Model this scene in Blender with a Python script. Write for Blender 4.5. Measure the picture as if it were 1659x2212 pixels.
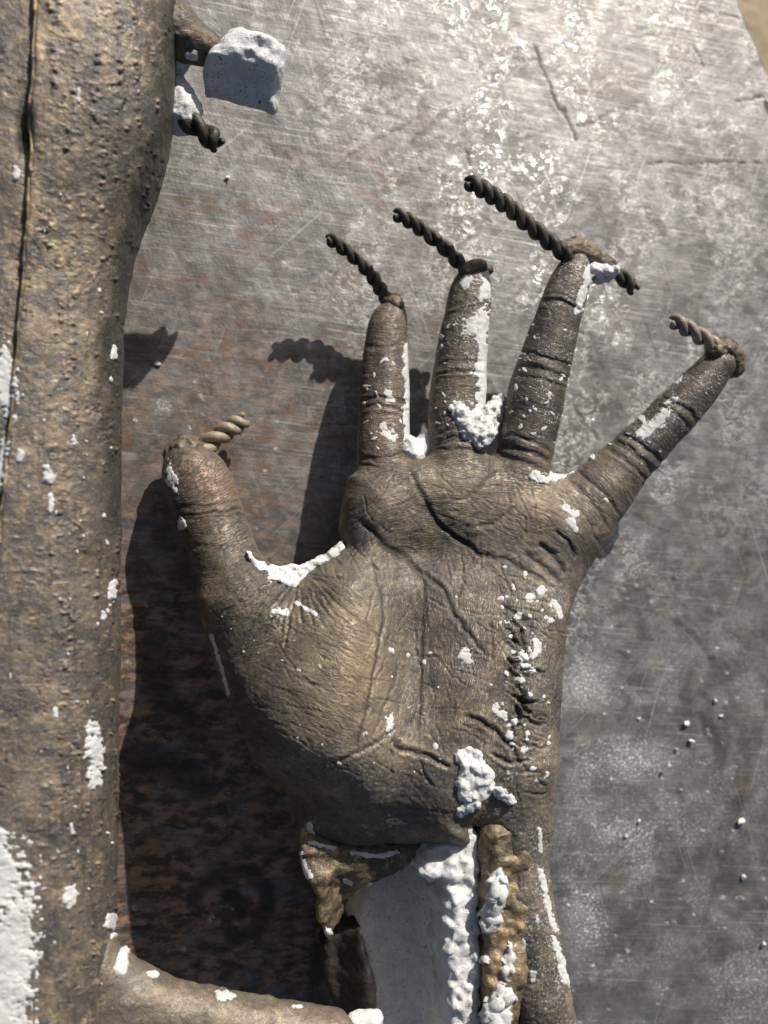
import bpy, bmesh, math, random
import numpy as np
from mathutils import Vector, Matrix
from mathutils.bvhtree import BVHTree

random.seed(7)
scene = bpy.context.scene
COL = scene.collection
for o in list(bpy.data.objects):
    bpy.data.objects.remove(o)

# ------------------------------------------------------------------ camera
W_, H_ = 1659.0, 2212.0            # tracing frame of the photograph
FPX = 2003.0                       # focal length in tracing pixels
CAM = np.array([-0.085, -0.02, 0.40])
RX, RY = math.radians(2.7), math.radians(-11.3)
cam_d = bpy.data.cameras.new('camera')
cam = bpy.data.objects.new('camera', cam_d)
COL.objects.link(cam)
cam.location = CAM
cam.rotation_euler = (RX, RY, 0)
cam_d.sensor_fit = 'HORIZONTAL'
cam_d.sensor_width = 36.0
cam_d.lens = 36.0 * FPX / W_
cam_d.clip_start = 0.01
cam_d.clip_end = 50
cam_d.dof.use_dof = True
cam_d.dof.focus_distance = 0.335
cam_d.dof.aperture_fstop = (cam_d.lens / 1000.0) / 0.0046
scene.camera = cam
RM = np.array(cam.rotation_euler.to_matrix())

# ------------------------------------------------------------------ light
SUN_EL, SUN_AZ = math.radians(31.5), math.atan2(0.44, 0.898)     # azimuth clockwise from +Y
world = bpy.data.worlds.new('World')
scene.world = world
world.use_nodes = True
wn = world.node_tree
bg = wn.nodes['Background']
sky = wn.nodes.new('ShaderNodeTexSky')
sky.sky_type = 'NISHITA'
sky.sun_disc = False
sky.sun_elevation = SUN_EL
sky.sun_rotation = SUN_AZ
sky.dust_density = 3.0
sky.air_density = 1.0
sky.ozone_density = 0.6
wn.links.new(sky.outputs[0], bg.inputs[0])
bg.inputs[1].default_value = 0.06
sd = bpy.data.lights.new('sun', 'SUN')
sun = bpy.data.objects.new('sun', sd)
COL.objects.link(sun)
sd.energy = 5.0
sd.angle = math.radians(0.53)
sd.color = (1.0, 0.95, 0.88)
sdir = Vector((math.sin(SUN_AZ) * math.cos(SUN_EL), math.cos(SUN_AZ) * math.cos(SUN_EL), math.sin(SUN_EL)))
sun.rotation_euler = sdir.to_track_quat('Z', 'Y').to_euler()
sun.location = (0.6, 1.2, 1.0)
scene.view_settings.view_transform = 'Standard'
scene.view_settings.look = 'None'
scene.view_settings.exposure = 0.28
scene.view_settings.gamma = 1.0
scene.view_settings.use_curve_mapping = False


# ------------------------------------------------------------------ geometry helpers
def P(x, y, z):
    """world point at height z on the sight line of tracing pixel x, y"""
    d = RM @ np.array([(x - W_ / 2) / FPX, -(y - H_ / 2) / FPX, -1.0])
    t = (z - CAM[2]) / d[2]
    return CAM + t * d


def px_size(z):
    return (CAM[2] - z) / FPX


def proj(v):
    q = (v - CAM) @ RM
    zz = -q[..., 2]
    return W_ / 2 + FPX * q[..., 0] / zz, H_ / 2 - FPX * q[..., 1] / zz


def _h(ix, iy, iz, seed):
    n = (ix.astype(np.int64) * 374761393 + iy.astype(np.int64) * 668265263 + iz.astype(np.int64) * 2147483647 + seed * 974634777) & 0xFFFFFFFF
    n = ((n ^ (n >> 13)) * 1274126177) & 0xFFFFFFFF
    n = ((n ^ (n >> 16)) * 2246822519) & 0xFFFFFFFF
    n = n ^ (n >> 15)
    return (n & 0xFFFFFF).astype(np.float32) / float(0xFFFFFF)


def noise2(x, y, seed=0):
    x = np.asarray(x, dtype=np.float64); y = np.asarray(y, dtype=np.float64)
    ix, iy = np.floor(x), np.floor(y)
    fx, fy = (x - ix).astype(np.float32), (y - iy).astype(np.float32)
    fx = fx * fx * fx * (fx * (fx * 6 - 15) + 10); fy = fy * fy * fy * (fy * (fy * 6 - 15) + 10)
    z = np.zeros_like(ix)
    a = _h(ix, iy, z, seed); b = _h(ix + 1, iy, z, seed); c = _h(ix, iy + 1, z, seed); d = _h(ix + 1, iy + 1, z, seed)
    return (a + (b - a) * fx) * (1 - fy) + (c + (d - c) * fx) * fy


def fbm2(x, y, seed=0, octv=4):
    s = 0; a = 0.5; t = 0
    for i in range(octv):
        s = s + a * noise2(x * 2 ** i + 17.3 * i, y * 2 ** i - 9.1 * i, seed + i); t += a; a *= 0.55
    return s / t


def noise3(p, seed=0):
    q = np.floor(p); f = (p - q).astype(np.float32)
    f = f * f * f * (f * (f * 6 - 15) + 10)
    ix, iy, iz = q[..., 0], q[..., 1], q[..., 2]
    fx, fy, fz = f[..., 0], f[..., 1], f[..., 2]
    r = 0
    for dx in (0, 1):
        for dy in (0, 1):
            for dz in (0, 1):
                w = (fx if dx else 1 - fx) * (fy if dy else 1 - fy) * (fz if dz else 1 - fz)
                r = r + w * _h(ix + dx, iy + dy, iz + dz, seed)
    return r


def fbm3(p, seed=0, octv=3):
    s = 0; a = 0.5; t = 0
    for i in range(octv):
        s = s + a * noise3(p * 2 ** i + 11.7 * i, seed + i); t += a; a *= 0.55
    return s / t


def sstep(a, b, x):
    t = np.clip((x - a) / (b - a), 0, 1)
    return t * t * (3 - 2 * t)


def smin(a, b, k):
    h = np.clip(0.5 + 0.5 * (b - a) / k, 0, 1)
    return b + (a - b) * h - k * h * (1 - h)


def catmull(pts, n=8):
    p = np.array(pts, float)
    p = np.vstack([2 * p[0] - p[1], p, 2 * p[-1] - p[-2]])
    out = []
    for i in range(1, len(p) - 2):
        for k in range(n):
            t = k / n
            out.append(0.5 * (2 * p[i] + (p[i + 1] - p[i - 1]) * t + (2 * p[i - 1] - 5 * p[i] + 4 * p[i + 1] - p[i + 2]) * t * t
                              + (3 * p[i] - p[i - 1] - 3 * p[i + 1] + p[i + 2]) * t ** 3))
    out.append(p[-2])
    return np.array(out)


def poly_sdf(x, y, poly):
    poly = np.asarray(poly, float)
    d = np.full(np.shape(x), 1e9, np.float32); inside = np.zeros(np.shape(x), bool)
    n = len(poly)
    for i in range(n):
        a, b = poly[i], poly[(i + 1) % n]
        ex, ey = b - a
        wx, wy = x - a[0], y - a[1]
        t = np.clip((wx * ex + wy * ey) / (ex * ex + ey * ey + 1e-20), 0, 1)
        d = np.minimum(d, (wx - ex * t) ** 2 + (wy - ey * t) ** 2)
        cond = ((a[1] <= y) != (b[1] <= y))
        xi = a[0] + (y - a[1]) * ex / (ey if abs(ey) > 1e-12 else 1e-12)
        inside ^= cond & (x < xi)
    d = np.sqrt(d)
    return np.where(inside, -d, d)


def seg_dist(x, y, line):
    """distance to an open polyline, and the arc length at the foot point"""
    line = np.asarray(line, float)
    best = np.full(np.shape(x), 1e18); arc = np.zeros(np.shape(x)); side = np.zeros(np.shape(x)); acc = 0.0
    for a, b in zip(line[:-1], line[1:]):
        e = b - a; L = math.hypot(*e)
        wx, wy = x - a[0], y - a[1]
        t = np.clip((wx * e[0] + wy * e[1]) / (L * L + 1e-20), 0, 1)
        d = (wx - e[0] * t) ** 2 + (wy - e[1] * t) ** 2
        m = d < best
        best = np.where(m, d, best); arc = np.where(m, acc + t * L, arc)
        side = np.where(m, np.sign(e[0] * wy - e[1] * wx), side)
        acc += L
    return np.sqrt(best), arc, side


class Grid:
    def __init__(self, lo, hi, h):
        self.lo = np.array(lo, float); self.h = h
        self.n = np.ceil((np.array(hi, float) - self.lo) / h).astype(int) + 1
        self.ax = [(self.lo[i] + np.arange(self.n[i]) * h).astype(np.float32) for i in range(3)]
        self.f = np.full(self.n, 1.0, np.float32)

    def window(self, lo, hi):
        s = []
        for i in range(3):
            a = int(max(0, math.floor((lo[i] - self.lo[i]) / self.h))); b = int(min(self.n[i], math.ceil((hi[i] - self.lo[i]) / self.h) + 1))
            s.append(slice(a, max(b, a + 1)))
        X = self.ax[0][s[0]][:, None, None]; Y = self.ax[1][s[1]][None, :, None]; Z = self.ax[2][s[2]][None, None, :]
        return tuple(s), X, Y, Z

    def chain(self, pts, k, pad=0.012):
        """round-cone chain: rows x, y, z, r"""
        pts = np.asarray(pts, float)
        r = pts[:, 3].max() + pad
        sl, X, Y, Z = self.window(pts[:, :3].min(0) - r, pts[:, :3].max(0) + r)
        d = None
        for a, b in zip(pts[:-1], pts[1:]):
            e = (b - a)[:3]; L2 = e @ e + 1e-18
            t = np.clip(((X - a[0]) * e[0] + (Y - a[1]) * e[1] + (Z - a[2]) * e[2]) / L2, 0, 1)
            q = np.sqrt((X - a[0] - e[0] * t) ** 2 + (Y - a[1] - e[1] * t) ** 2 + (Z - a[2] - e[2] * t) ** 2) - (a[3] + (b[3] - a[3]) * t)
            d = q if d is None else np.minimum(d, q)
        self.f[sl] = smin(self.f[sl], d.astype(np.float32), k)

    def slab(self, poly, top, bot, R, k):
        """plate under a traced outline; top and bot are functions of world x, y"""
        poly = np.asarray(poly, float)
        X, Y = self.ax[0][:, None], self.ax[1][None, :]
        d2 = poly_sdf(X + 0 * Y, Y + 0 * X, poly).astype(np.float32)
        t, b = top(X + 0 * Y, Y + 0 * X).astype(np.float32), bot(X + 0 * Y, Y + 0 * X).astype(np.float32)
        Z = self.ax[2][None, None, :]
        dz = np.maximum(Z - t[:, :, None], b[:, :, None] - Z) + R
        a = (d2 + R)[:, :, None]
        s = np.minimum(np.maximum(a, dz), 0) + np.sqrt(np.maximum(a, 0) ** 2 + np.maximum(dz, 0) ** 2) - R
        self.f = smin(self.f, s, k) if k else np.minimum(self.f, s)

    def mesh(self):
        f, h = self.f, self.h
        s = f < 0
        c = np.zeros(np.array(f.shape) - 1, np.uint8)
        for i in (0, 1):
            for j in (0, 1):
                for k in (0, 1):
                    c += s[i:f.shape[0] - 1 + i, j:f.shape[1] - 1 + j, k:f.shape[2] - 1 + k]
        act = (c > 0) & (c < 8)
        idx = np.argwhere(act)
        vid = np.full(c.shape, -1, np.int32); vid[act] = np.arange(len(idx))
        pos = np.zeros((len(idx), 3)); cnt = np.zeros(len(idx))
        cor = [(i, j, k) for i in (0, 1) for j in (0, 1) for k in (0, 1)]
        val = {q: f[idx[:, 0] + q[0], idx[:, 1] + q[1], idx[:, 2] + q[2]] for q in cor}
        for a in cor:
            for ax in range(3):
                if a[ax] == 0:
                    b = list(a); b[ax] = 1; b = tuple(b)
                    va, vb = val[a], val[b]
                    m = (va < 0) != (vb < 0)
                    t = np.where(m, va / np.where(m, va - vb, 1), 0)
                    e = np.array(a, float)[None, :].repeat(len(idx), 0); e[:, ax] = t
                    pos += e * m[:, None]; cnt += m
        V = self.lo + (idx + pos / cnt[:, None]) * h
        F = []
        for ax in range(3):
            sa = [slice(None)] * 3; sb = [slice(None)] * 3
            sa[ax] = slice(0, -1); sb[ax] = slice(1, None)
            o1, o2 = [q for q in range(3) if q != ax]
            ch = s[tuple(sa)] != s[tuple(sb)]
            e = np.argwhere(ch)
            lim = np.array(c.shape)
            e = e[(e[:, o1] > 0) & (e[:, o2] > 0) & (e[:, o1] < lim[o1]) & (e[:, o2] < lim[o2])]
            def g(d1, d2):
                q = e.copy(); q[:, o1] += d1; q[:, o2] += d2
                return vid[q[:, 0], q[:, 1], q[:, 2]]
            quad = np.stack([g(-1, -1), g(0, -1), g(0, 0), g(-1, 0)], 1)
            neg = s[e[:, 0], e[:, 1], e[:, 2]]
            flip = neg if ax != 1 else ~neg
            quad[~flip] = quad[~flip][:, ::-1]
            F.append(quad)
        return V, np.vstack(F)


def make_mesh(name, V, F, smooth=True):
    me = bpy.data.meshes.new(name)
    V = np.asarray(V, np.float32); F = np.asarray(F, np.int32)
    me.vertices.add(len(V)); me.vertices.foreach_set('co', V.ravel())
    n = F.shape[1]
    me.loops.add(F.size); me.loops.foreach_set('vertex_index', F.ravel())
    me.polygons.add(len(F))
    me.polygons.foreach_set('loop_start', np.arange(0, F.size, n, dtype=np.int32))
    me.update(calc_edges=True)
    me.validate()
    if smooth:
        me.polygons.foreach_set('use_smooth', np.ones(len(me.polygons), bool))
    return me


def subdivided(me):
    o = bpy.data.objects.new('tmp', me); COL.objects.link(o)
    m = o.modifiers.new('s', 'SUBSURF'); m.levels = 1; m.render_levels = 1
    dg = bpy.context.evaluated_depsgraph_get()
    r = bpy.data.meshes.new_from_object(o.evaluated_get(dg))
    bpy.data.objects.remove(o)
    return r


def arrays(me):
    V = np.empty(len(me.vertices) * 3, np.float32); me.vertices.foreach_get('co', V)
    N = np.empty(len(me.vertices) * 3, np.float32); me.vertices.foreach_get('normal', N)
    F = np.empty(len(me.loops), np.int32); me.loops.foreach_get('vertex_index', F)
    return V.reshape(-1, 3).astype(float), N.reshape(-1, 3).astype(float), F.reshape(len(me.polygons), -1)


def set_attr(me, name, val):
    a = me.attributes.new(name, 'FLOAT', 'POINT')
    a.data.foreach_set('value', np.asarray(val, np.float32))


def link(name, me, mat, parent=None):
    o = bpy.data.objects.new(name, me); COL.objects.link(o)
    me.materials.clear(); me.materials.append(mat)
    if parent is not None:
        o.parent = parent
        o.matrix_parent_inverse = parent.matrix_world.inverted()
    return o


def empty(name, loc, label, cat, group=None):
    o = bpy.data.objects.new(name, None); COL.objects.link(o)
    o.location = loc; o.empty_display_size = 0.02
    bpy.context.view_layer.update()
    o['label'] = label; o['category'] = cat
    if group: o['group'] = group
    return o


# ------------------------------------------------------------------ materials
class NT:
    def __init__(self, name):
        self.m = bpy.data.materials.new(name); self.m.use_nodes = True
        self.t = self.m.node_tree
        self.b = self.t.nodes['Principled BSDF']
        self.pos = self.t.nodes.new('ShaderNodeNewGeometry').outputs['Position']

    def node(self, typ, **kw):
        n = self.t.nodes.new(typ)
        for k, v in kw.items(): setattr(n, k, v)
        return n

    def put(self, sock, v):
        if isinstance(v, (int, float)): sock.default_value = v
        elif isinstance(v, tuple): sock.default_value = v if len(v) == len(sock.default_value) else v + (1,)
        else: self.t.links.new(v, sock)

    def noise(self, scale, detail=4, rough=0.55, vec=None, stretch=None, rot=0.0, dist=0.0):
        v = vec or self.pos
        if stretch or rot:
            mp = self.node('ShaderNodeMapping'); self.put(mp.inputs[0], v)
            mp.inputs['Rotation'].default_value = (0, 0, rot)
            if stretch:
                mp2 = self.node('ShaderNodeMapping'); self.put(mp2.inputs[0], mp.outputs[0]); mp2.inputs['Scale'].default_value = stretch; v = mp2.outputs[0]
            else: v = mp.outputs[0]
        n = self.node('ShaderNodeTexNoise')
        self.put(n.inputs['Vector'], v); n.inputs['Scale'].default_value = scale
        n.inputs['Detail'].default_value = detail; n.inputs['Roughness'].default_value = rough; n.inputs['Distortion'].default_value = dist
        return n.outputs[0]

    def ramp(self, v, a, b, lo=0.0, hi=1.0):
        n = self.node('ShaderNodeMapRange'); n.interpolation_type = 'SMOOTHSTEP'
        self.put(n.inputs[0], v); n.inputs[1].default_value = a; n.inputs[2].default_value = b
        n.inputs[3].default_value = lo; n.inputs[4].default_value = hi
        return n.outputs[0]

    def attr(self, name):
        return self.node('ShaderNodeAttribute', attribute_name=name).outputs['Fac']

    def math(self, op, a, b=0.0):
        n = self.node('ShaderNodeMath', operation=op); self.put(n.inputs[0], a); self.put(n.inputs[1], b); return n.outputs[0]

    def mix(self, f, a, b):
        n = self.node('ShaderNodeMix', data_type='RGBA'); self.put(n.inputs[0], f); self.put(n.inputs[6], a); self.put(n.inputs[7], b); return n.outputs[2]

    def bump(self, height, dist, strength=1.0, normal=None):
        n = self.node('ShaderNodeBump'); self.put(n.inputs['Height'], height); n.inputs['Distance'].default_value = dist; n.inputs['Strength'].default_value = strength
        if normal is not None: self.put(n.inputs['Normal'], normal)
        return n.outputs[0]

    def out(self, **kw):
        for k, v in kw.items(): self.put(self.b.inputs[k.replace('_', ' ')], v)
        return self.m


def mat_bronze(name, dark, mid, gold, goldness=0.5, rough=0.45, wear=True, grain=0.0003, metal=0.36, flow=False):
    n = NT(name)
    big = n.noise(45, 5, 0.6)
    med = n.noise(190, 5, 0.65)
    fine = n.noise(1500, 3, 0.6)
    c = n.mix(n.ramp(big, 0.36, 0.62), dark, mid)
    c = n.mix(n.math('MULTIPLY', n.ramp(med, 0.46, 0.68), goldness), c, gold)
    c = n.mix(n.math('MULTIPLY', n.ramp(fine, 0.52, 0.72), 0.5), c, gold)
    c = n.mix(n.math('MULTIPLY', n.ramp(n.noise(700, 4, 0.7), 0.52, 0.66), 0.5), c, dark)
    c = n.mix(n.math('MULTIPLY', n.ramp(n.noise(80, 5, 0.65, dist=0.5), 0.56, 0.70), 0.5), c, (0.17, 0.098, 0.055))
    c = n.mix(n.math('MULTIPLY', n.ramp(n.noise(62, 5, 0.65, dist=0.4), 0.58, 0.70), 0.5), c, (0.085, 0.090, 0.096))
    met = metal
    lines = None
    if wear:
        c = n.mix(n.attr('burnish_highlight'), c, gold)  # gold of burnished metal, also the painted thenar highlight
        c = n.mix(n.math('MULTIPLY', n.attr('soot_shade'), 0.8), c, (0.030, 0.029, 0.029))  # soot colour, also carries painted shade on the palm
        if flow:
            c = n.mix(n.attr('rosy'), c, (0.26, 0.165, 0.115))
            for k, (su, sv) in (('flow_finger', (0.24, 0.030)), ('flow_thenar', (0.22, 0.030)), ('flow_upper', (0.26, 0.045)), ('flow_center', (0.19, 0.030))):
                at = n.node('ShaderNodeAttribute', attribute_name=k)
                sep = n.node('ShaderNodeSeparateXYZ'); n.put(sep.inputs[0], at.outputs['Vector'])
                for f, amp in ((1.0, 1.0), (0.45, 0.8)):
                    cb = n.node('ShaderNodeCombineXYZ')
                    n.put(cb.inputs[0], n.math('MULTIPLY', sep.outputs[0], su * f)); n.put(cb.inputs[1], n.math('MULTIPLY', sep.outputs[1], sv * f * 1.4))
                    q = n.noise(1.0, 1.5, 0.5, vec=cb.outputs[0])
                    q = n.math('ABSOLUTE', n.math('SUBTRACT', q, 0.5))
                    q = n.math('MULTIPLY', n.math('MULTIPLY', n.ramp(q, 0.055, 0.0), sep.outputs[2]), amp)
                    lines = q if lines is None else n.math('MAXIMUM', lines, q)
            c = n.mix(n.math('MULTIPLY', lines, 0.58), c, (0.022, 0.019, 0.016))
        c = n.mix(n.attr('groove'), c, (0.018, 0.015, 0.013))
        dust = n.math('MULTIPLY', n.attr('dusty'), n.ramp(n.noise(1300, 4, 0.7), 0.54, 0.64))
        c = n.mix(dust, c, (0.55, 0.54, 0.52))
        met = n.math('SUBTRACT', metal, n.math('MULTIPLY', dust, metal))
    r = n.ramp(n.noise(350, 4, 0.6), 0.3, 0.75, rough - 0.08, rough + 0.18)
    nb = n.bump(n.noise(620, 4, 0.6), grain, 1.0)
    nb = n.bump(n.noise(2300, 2, 0.6), grain * 0.5, 1.0, nb)
    if lines is not None:
        nb = n.bump(n.math('SUBTRACT', 1.0, lines), 0.00015, 1.0, nb)
    return n.out(Base_Color=c, Metallic=met, Roughness=r, Normal=nb)


def mat_plaster(name, col, pits=0.0, rough_bump=0.0006, grey=0.6):
    n = NT(name)
    c = n.mix(n.ramp(n.noise(160, 5, 0.65), 0.35, 0.7), tuple(v * 0.80 for v in col), col)
    c = n.mix(n.math('MULTIPLY', n.ramp(n.noise(420, 5, 0.7, dist=0.5), 0.52, 0.72), grey), c, tuple(v * w for v, w in zip(col, (0.60, 0.57, 0.53))))
    if pits:
        spots = n.ramp(n.noise(1100, 2, 0.5), 0.60, 0.68)
        c = n.mix(n.math('MULTIPLY', spots, pits), c, (0.10, 0.10, 0.11))
        c = n.mix(n.math('MULTIPLY', n.ramp(n.noise(300, 2, 0.5), 0.68, 0.72), pits), c, (0.08, 0.075, 0.07))
    nb = n.bump(n.noise(330, 5, 0.65), rough_bump, 1.0)
    nb = n.bump(n.noise(1500, 3, 0.6), rough_bump * 0.4, 1.0, nb)
    return n.out(Base_Color=c, Roughness=0.9, Normal=nb, Specular_IOR_Level=0.25)


HAND_MAT = mat_bronze('hand_bronze', (0.070, 0.065, 0.060), (0.130, 0.112, 0.091), (0.42, 0.325, 0.20), 0.26, 0.53, grain=0.00014, metal=0.30, flow=True)
SHELL_MAT = mat_bronze('shell_bronze', (0.10, 0.092, 0.084), (0.16, 0.132, 0.102), (0.30, 0.22, 0.13), 0.40, 0.50, grain=0.0003)
ROUGH_BRONZE = mat_bronze('rough_cast_bronze', (0.060, 0.050, 0.040), (0.23, 0.175, 0.105), (0.47, 0.345, 0.18), 0.6, 0.42, wear=False, grain=0.0005)
BEAD_MAT = mat_bronze('weld_bronze', (0.045, 0.040, 0.035), (0.12, 0.095, 0.065), (0.26, 0.20, 0.12), 0.5, 0.5, wear=False, grain=0.0004)
LIMB_MAT = mat_bronze('limb_bronze', (0.076, 0.074, 0.072), (0.125, 0.112, 0.095), (0.42, 0.315, 0.185), 0.30, 0.46, grain=0.0004)
ROD_MAT = mat_bronze('rod_iron', (0.022, 0.021, 0.020), (0.050, 0.042, 0.034), (0.15, 0.115, 0.075), 0.30, 0.55, wear=False, grain=0.0002, metal=0.2)
ROD_PALE = mat_bronze('rod_scaled', (0.15, 0.125, 0.095), (0.27, 0.22, 0.16), (0.42, 0.34, 0.24), 0.5, 0.55, wear=False, grain=0.0002, metal=0.2)
DARK_WALL_MAT = mat_bronze('dark_bronze', (0.012, 0.011, 0.010), (0.035, 0.030, 0.025), (0.09, 0.075, 0.05), 0.2, 0.6, wear=False, grain=0.0005)
PLASTER = mat_plaster('plaster_white', (0.64, 0.64, 0.63))
RESIDUE = mat_plaster('plaster_residue', (0.58, 0.58, 0.57), 0.0, 0.0005, 0.8)
PLASTER_CORE = mat_plaster('plaster_core', (0.87, 0.83, 0.74), 0.4, 0.0006, 0.7)
PLASTER_BLOCK = mat_plaster('plaster_investment', (0.62, 0.62, 0.62), 0.75, 0.0005)


# ------------------------------------------------------------------ the hand: volumes
def fpts(rows):
    """traced rows x, y, r(px), z -> smooth chain x, y, z, r in metres"""
    out = []
    for x, y, r, z in catmull(rows, 6):
        p = P(x, y, z); out.append((p[0], p[1], p[2], r * px_size(z)))
    return out


FINGERS = {
    'index': [(838, 1080, 62, .036), (830, 1000, 60, .031), (827, 930, 57, .027), (827, 866, 57, .0245), (830, 815, 53, .0235), (833, 748, 48, .0215), (839, 700, 43, .0195), (849, 672, 28, .0185)],
    'middle': [(985, 1060, 64, .040), (985, 970, 63, .036), (986, 900, 62, .035), (990, 830, 61, .034), (996, 770, 57, .033), (1008, 690, 52, .032), (1016, 635, 48, .031), (1023, 596, 35, .031)],
    'ring': [(1118, 1090, 66, .043), (1130, 1000, 64, .041), (1146, 920, 64, .042), (1160, 850, 66, .042), (1175, 790, 62, .042), (1205, 690, 54, .042), (1228, 620, 49, .042), (1243, 575, 34, .042)],
    'little': [(1220, 1140, 88, .040), (1290, 1068, 76, .042), (1345, 1010, 64, .044), (1400, 953, 59, .046), (1450, 900, 55, .048), (1505, 842, 51, .050), (1550, 790, 40, .052)],
    'thumb': [(405, 1010, 52, .014), (426, 1045, 72, .0165), (452, 1115, 72, .019), (478, 1185, 70, .025), (505, 1250, 76, .031), (545, 1330, 96, .039), (610, 1440, 120, .047), (680, 1540, 140, .053)],
}
ZC = lambda x, y: np.interp(y, [900, 1050, 1200, 1500, 1750, 1900], [.037, .038, .041, .056, .067, .069]) + (x - 950) * 1.0e-5
MOUNDS = [  # x, y, sx, sy, height (m)
    (715, 1420, 115, 185, .0135), (760, 1330, 70, 110, .004), (1110, 1430, 85, 190, .0045), (1070, 1600, 110, 110, .003),
    (820, 1080, 55, 60, .0035), (1010, 1060, 75, 55, .0030), (1150, 1110, 75, 65, .0045), (930, 1190, 75, 45, -.0045), (900, 1420, 55, 170, -.0035),
    (880, 1480, 45, 150, -.0015), (640, 1270, 60, 40, -.003)]


def palm_top(X, Y):
    z = np.full(np.shape(X), 0.055)
    for _ in range(2):
        V = np.stack([X, Y, z], -1)
        x, y = proj(V)
        z = ZC(x, y) + np.interp(y, [1000, 1500, 1800], [.0120, .0150, .0165])
    for a, b, sx, sy, h in MOUNDS:
        z = z + h * np.exp(-((x - a) / sx) ** 2 - ((y - b) / sy) ** 2)
    dl = seg_dist(x, y, [(430, 1290), (458, 1370), (486, 1470), (535, 1595), (586, 1690), (642, 1760)])[0]
    z = z - 0.013 * sstep(170, 0, dl) * sstep(1300, 1450, y)
    z = z - 0.019 * sstep(1620, 1890, y) * sstep(1040, 860, x) - 0.006 * sstep(1640, 1780, y) * sstep(1000, 1080, x)      # heel rolls down to the break at the wrist
    return z


palm_bot = lambda X, Y: palm_top(X, Y) - 0.030
PALM = [(757, 1030), (742, 1080), (733, 1140), (742, 1180), (712, 1208), (672, 1230), (620, 1244), (578, 1240), (545, 1225), (480, 1230), (442, 1290), (458, 1370), (486, 1470), (535, 1595), (586, 1690), (642, 1760),
        (650, 1800), (658, 1828), (720, 1842), (800, 1850), (870, 1843), (930, 1822), (985, 1812), (1000, 1808), (992, 1770), (1030, 1752), (1075, 1742), (1110, 1752), (1140, 1768), (1168, 1782), (1173, 1750),
        (1184, 1650), (1194, 1550), (1203, 1450), (1214, 1350), (1236, 1285), (1262, 1215), (1290, 1150), (1220, 1050), (1150, 1010), (1050, 985), (960, 985), (860, 995)]
palm_world = [P(x, y, ZC(x, y))[:2] for x, y in PALM]
g = Grid((-0.205, -0.165, -0.001), (0.115, 0.130, 0.098), 0.0009)
lo = np.min([P(330, 2340, .06)[:2], P(330, 540, .02)[:2]], 0)
hi = np.max([P(1630, 540, .05)[:2], P(1630, 2340, .05)[:2]], 0)
g = Grid((lo[0] - .004, lo[1] - .004, -0.001), (hi[0] + .004, hi[1] + .004, 0.100), 0.0009)
g.slab(palm_world, palm_top, palm_bot, 0.0125, 0)
for nm, rows in FINGERS.items():
    g.chain(fpts(rows), 0.004 if nm in ('index', 'middle', 'ring') else 0.009)
g.chain(fpts([(1085, 1560, 62, .060), (1098, 1680, 68, .068), (1112, 1780, 64, .072), (1127, 1900, 63, .073), (1152, 2050, 66, .074), (1178, 2220, 69, .075), (1195, 2345, 69, .076)]), .014)
V, F = g.mesh()
base = subdivided(make_mesh('hand_base', V, F))
V, N, F = arrays(base)
bvh = None

# ------------------------------------------------------------------ the hand: skin relief, traced as creases on the surface
x, y = proj(V)
up = sstep(0.05, 0.35, N[:, 2])
disp = np.zeros(len(V)); groove = np.zeros(len(V))


def crease(line, depth, width, lip=0.25, wob=3.0):
    """press a fold of the given depth (mm) and half-width (px) along a traced line"""
    global disp, groove
    ln = catmull(line, 4) if len(line) > 2 else np.array(line, float)
    m = (x > ln[:, 0].min() - 5 * width) & (x < ln[:, 0].max() + 5 * width) & (y > ln[:, 1].min() - 5 * width) & (y < ln[:, 1].max() + 5 * width)
    xx, yy = x[m], y[m]
    xx = xx + wob * (noise2(xx / 17, yy / 17, 5) - .5) * 2; yy = yy + wob * (noise2(xx / 17 + 50, yy / 17, 6) - .5) * 2
    d, a, _ = seg_dist(xx, yy, ln)
    L = np.sum(np.hypot(*np.diff(ln, axis=0).T))
    env = sstep(0, 0.12 * L, a) * sstep(L, 0.88 * L, a) if L > 25 else 1.0
    q = np.exp(-(d / width) ** 2)
    disp[m] += (-depth * q + depth * lip * np.exp(-((d - 2.2 * width) / (1.1 * width)) ** 2)) * env * up[m] * 1e-3
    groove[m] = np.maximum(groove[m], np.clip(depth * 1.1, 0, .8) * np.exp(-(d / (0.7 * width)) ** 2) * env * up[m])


# main folds of the palm
crease([(872, 998), (892, 1034), (912, 1072), (935, 1116), (963, 1148), (1003, 1173), (1027, 1191), (1056, 1202), (1092, 1209), (1127, 1227), (1163, 1251), (1200, 1276)], .75, 5)
crease([(912, 1080), (940, 1120), (975, 1155), (1025, 1185)], 1.2, 20)
crease([(750, 1112), (785, 1135), (815, 1156), (840, 1182), (871, 1200), (900, 1226), (931, 1251), (963, 1280), (974, 1315), (995, 1347), (1020, 1379), (1042, 1404), (1066, 1424)], .65, 5)
crease([(780, 1132), (812, 1156), (845, 1186), (880, 1208)], .9, 15)
crease([(785, 1190), (814, 1237), (825, 1280), (830, 1333), (822, 1387), (811, 1440), (800, 1493), (790, 1546), (775, 1600), (772, 1650)], .55, 4.5)
crease([(871, 1198), (899, 1223), (914, 1262), (916, 1315), (911, 1387), (907, 1493), (905, 1600)], .5, 4)
crease([(860, 1420), (850, 1480), (820, 1560), (800, 1600)], .35, 3.5)
crease([(1077, 1305), (1110, 1325), (1145, 1342)], .6, 4)
crease([(1159, 1173), (1198, 1202), (1223, 1244)], .9, 6)
crease([(1130, 1195), (1180, 1225), (1215, 1262)], .7, 5)
crease([(1200, 1140), (1230, 1175), (1246, 1210)], .8, 5)
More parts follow.
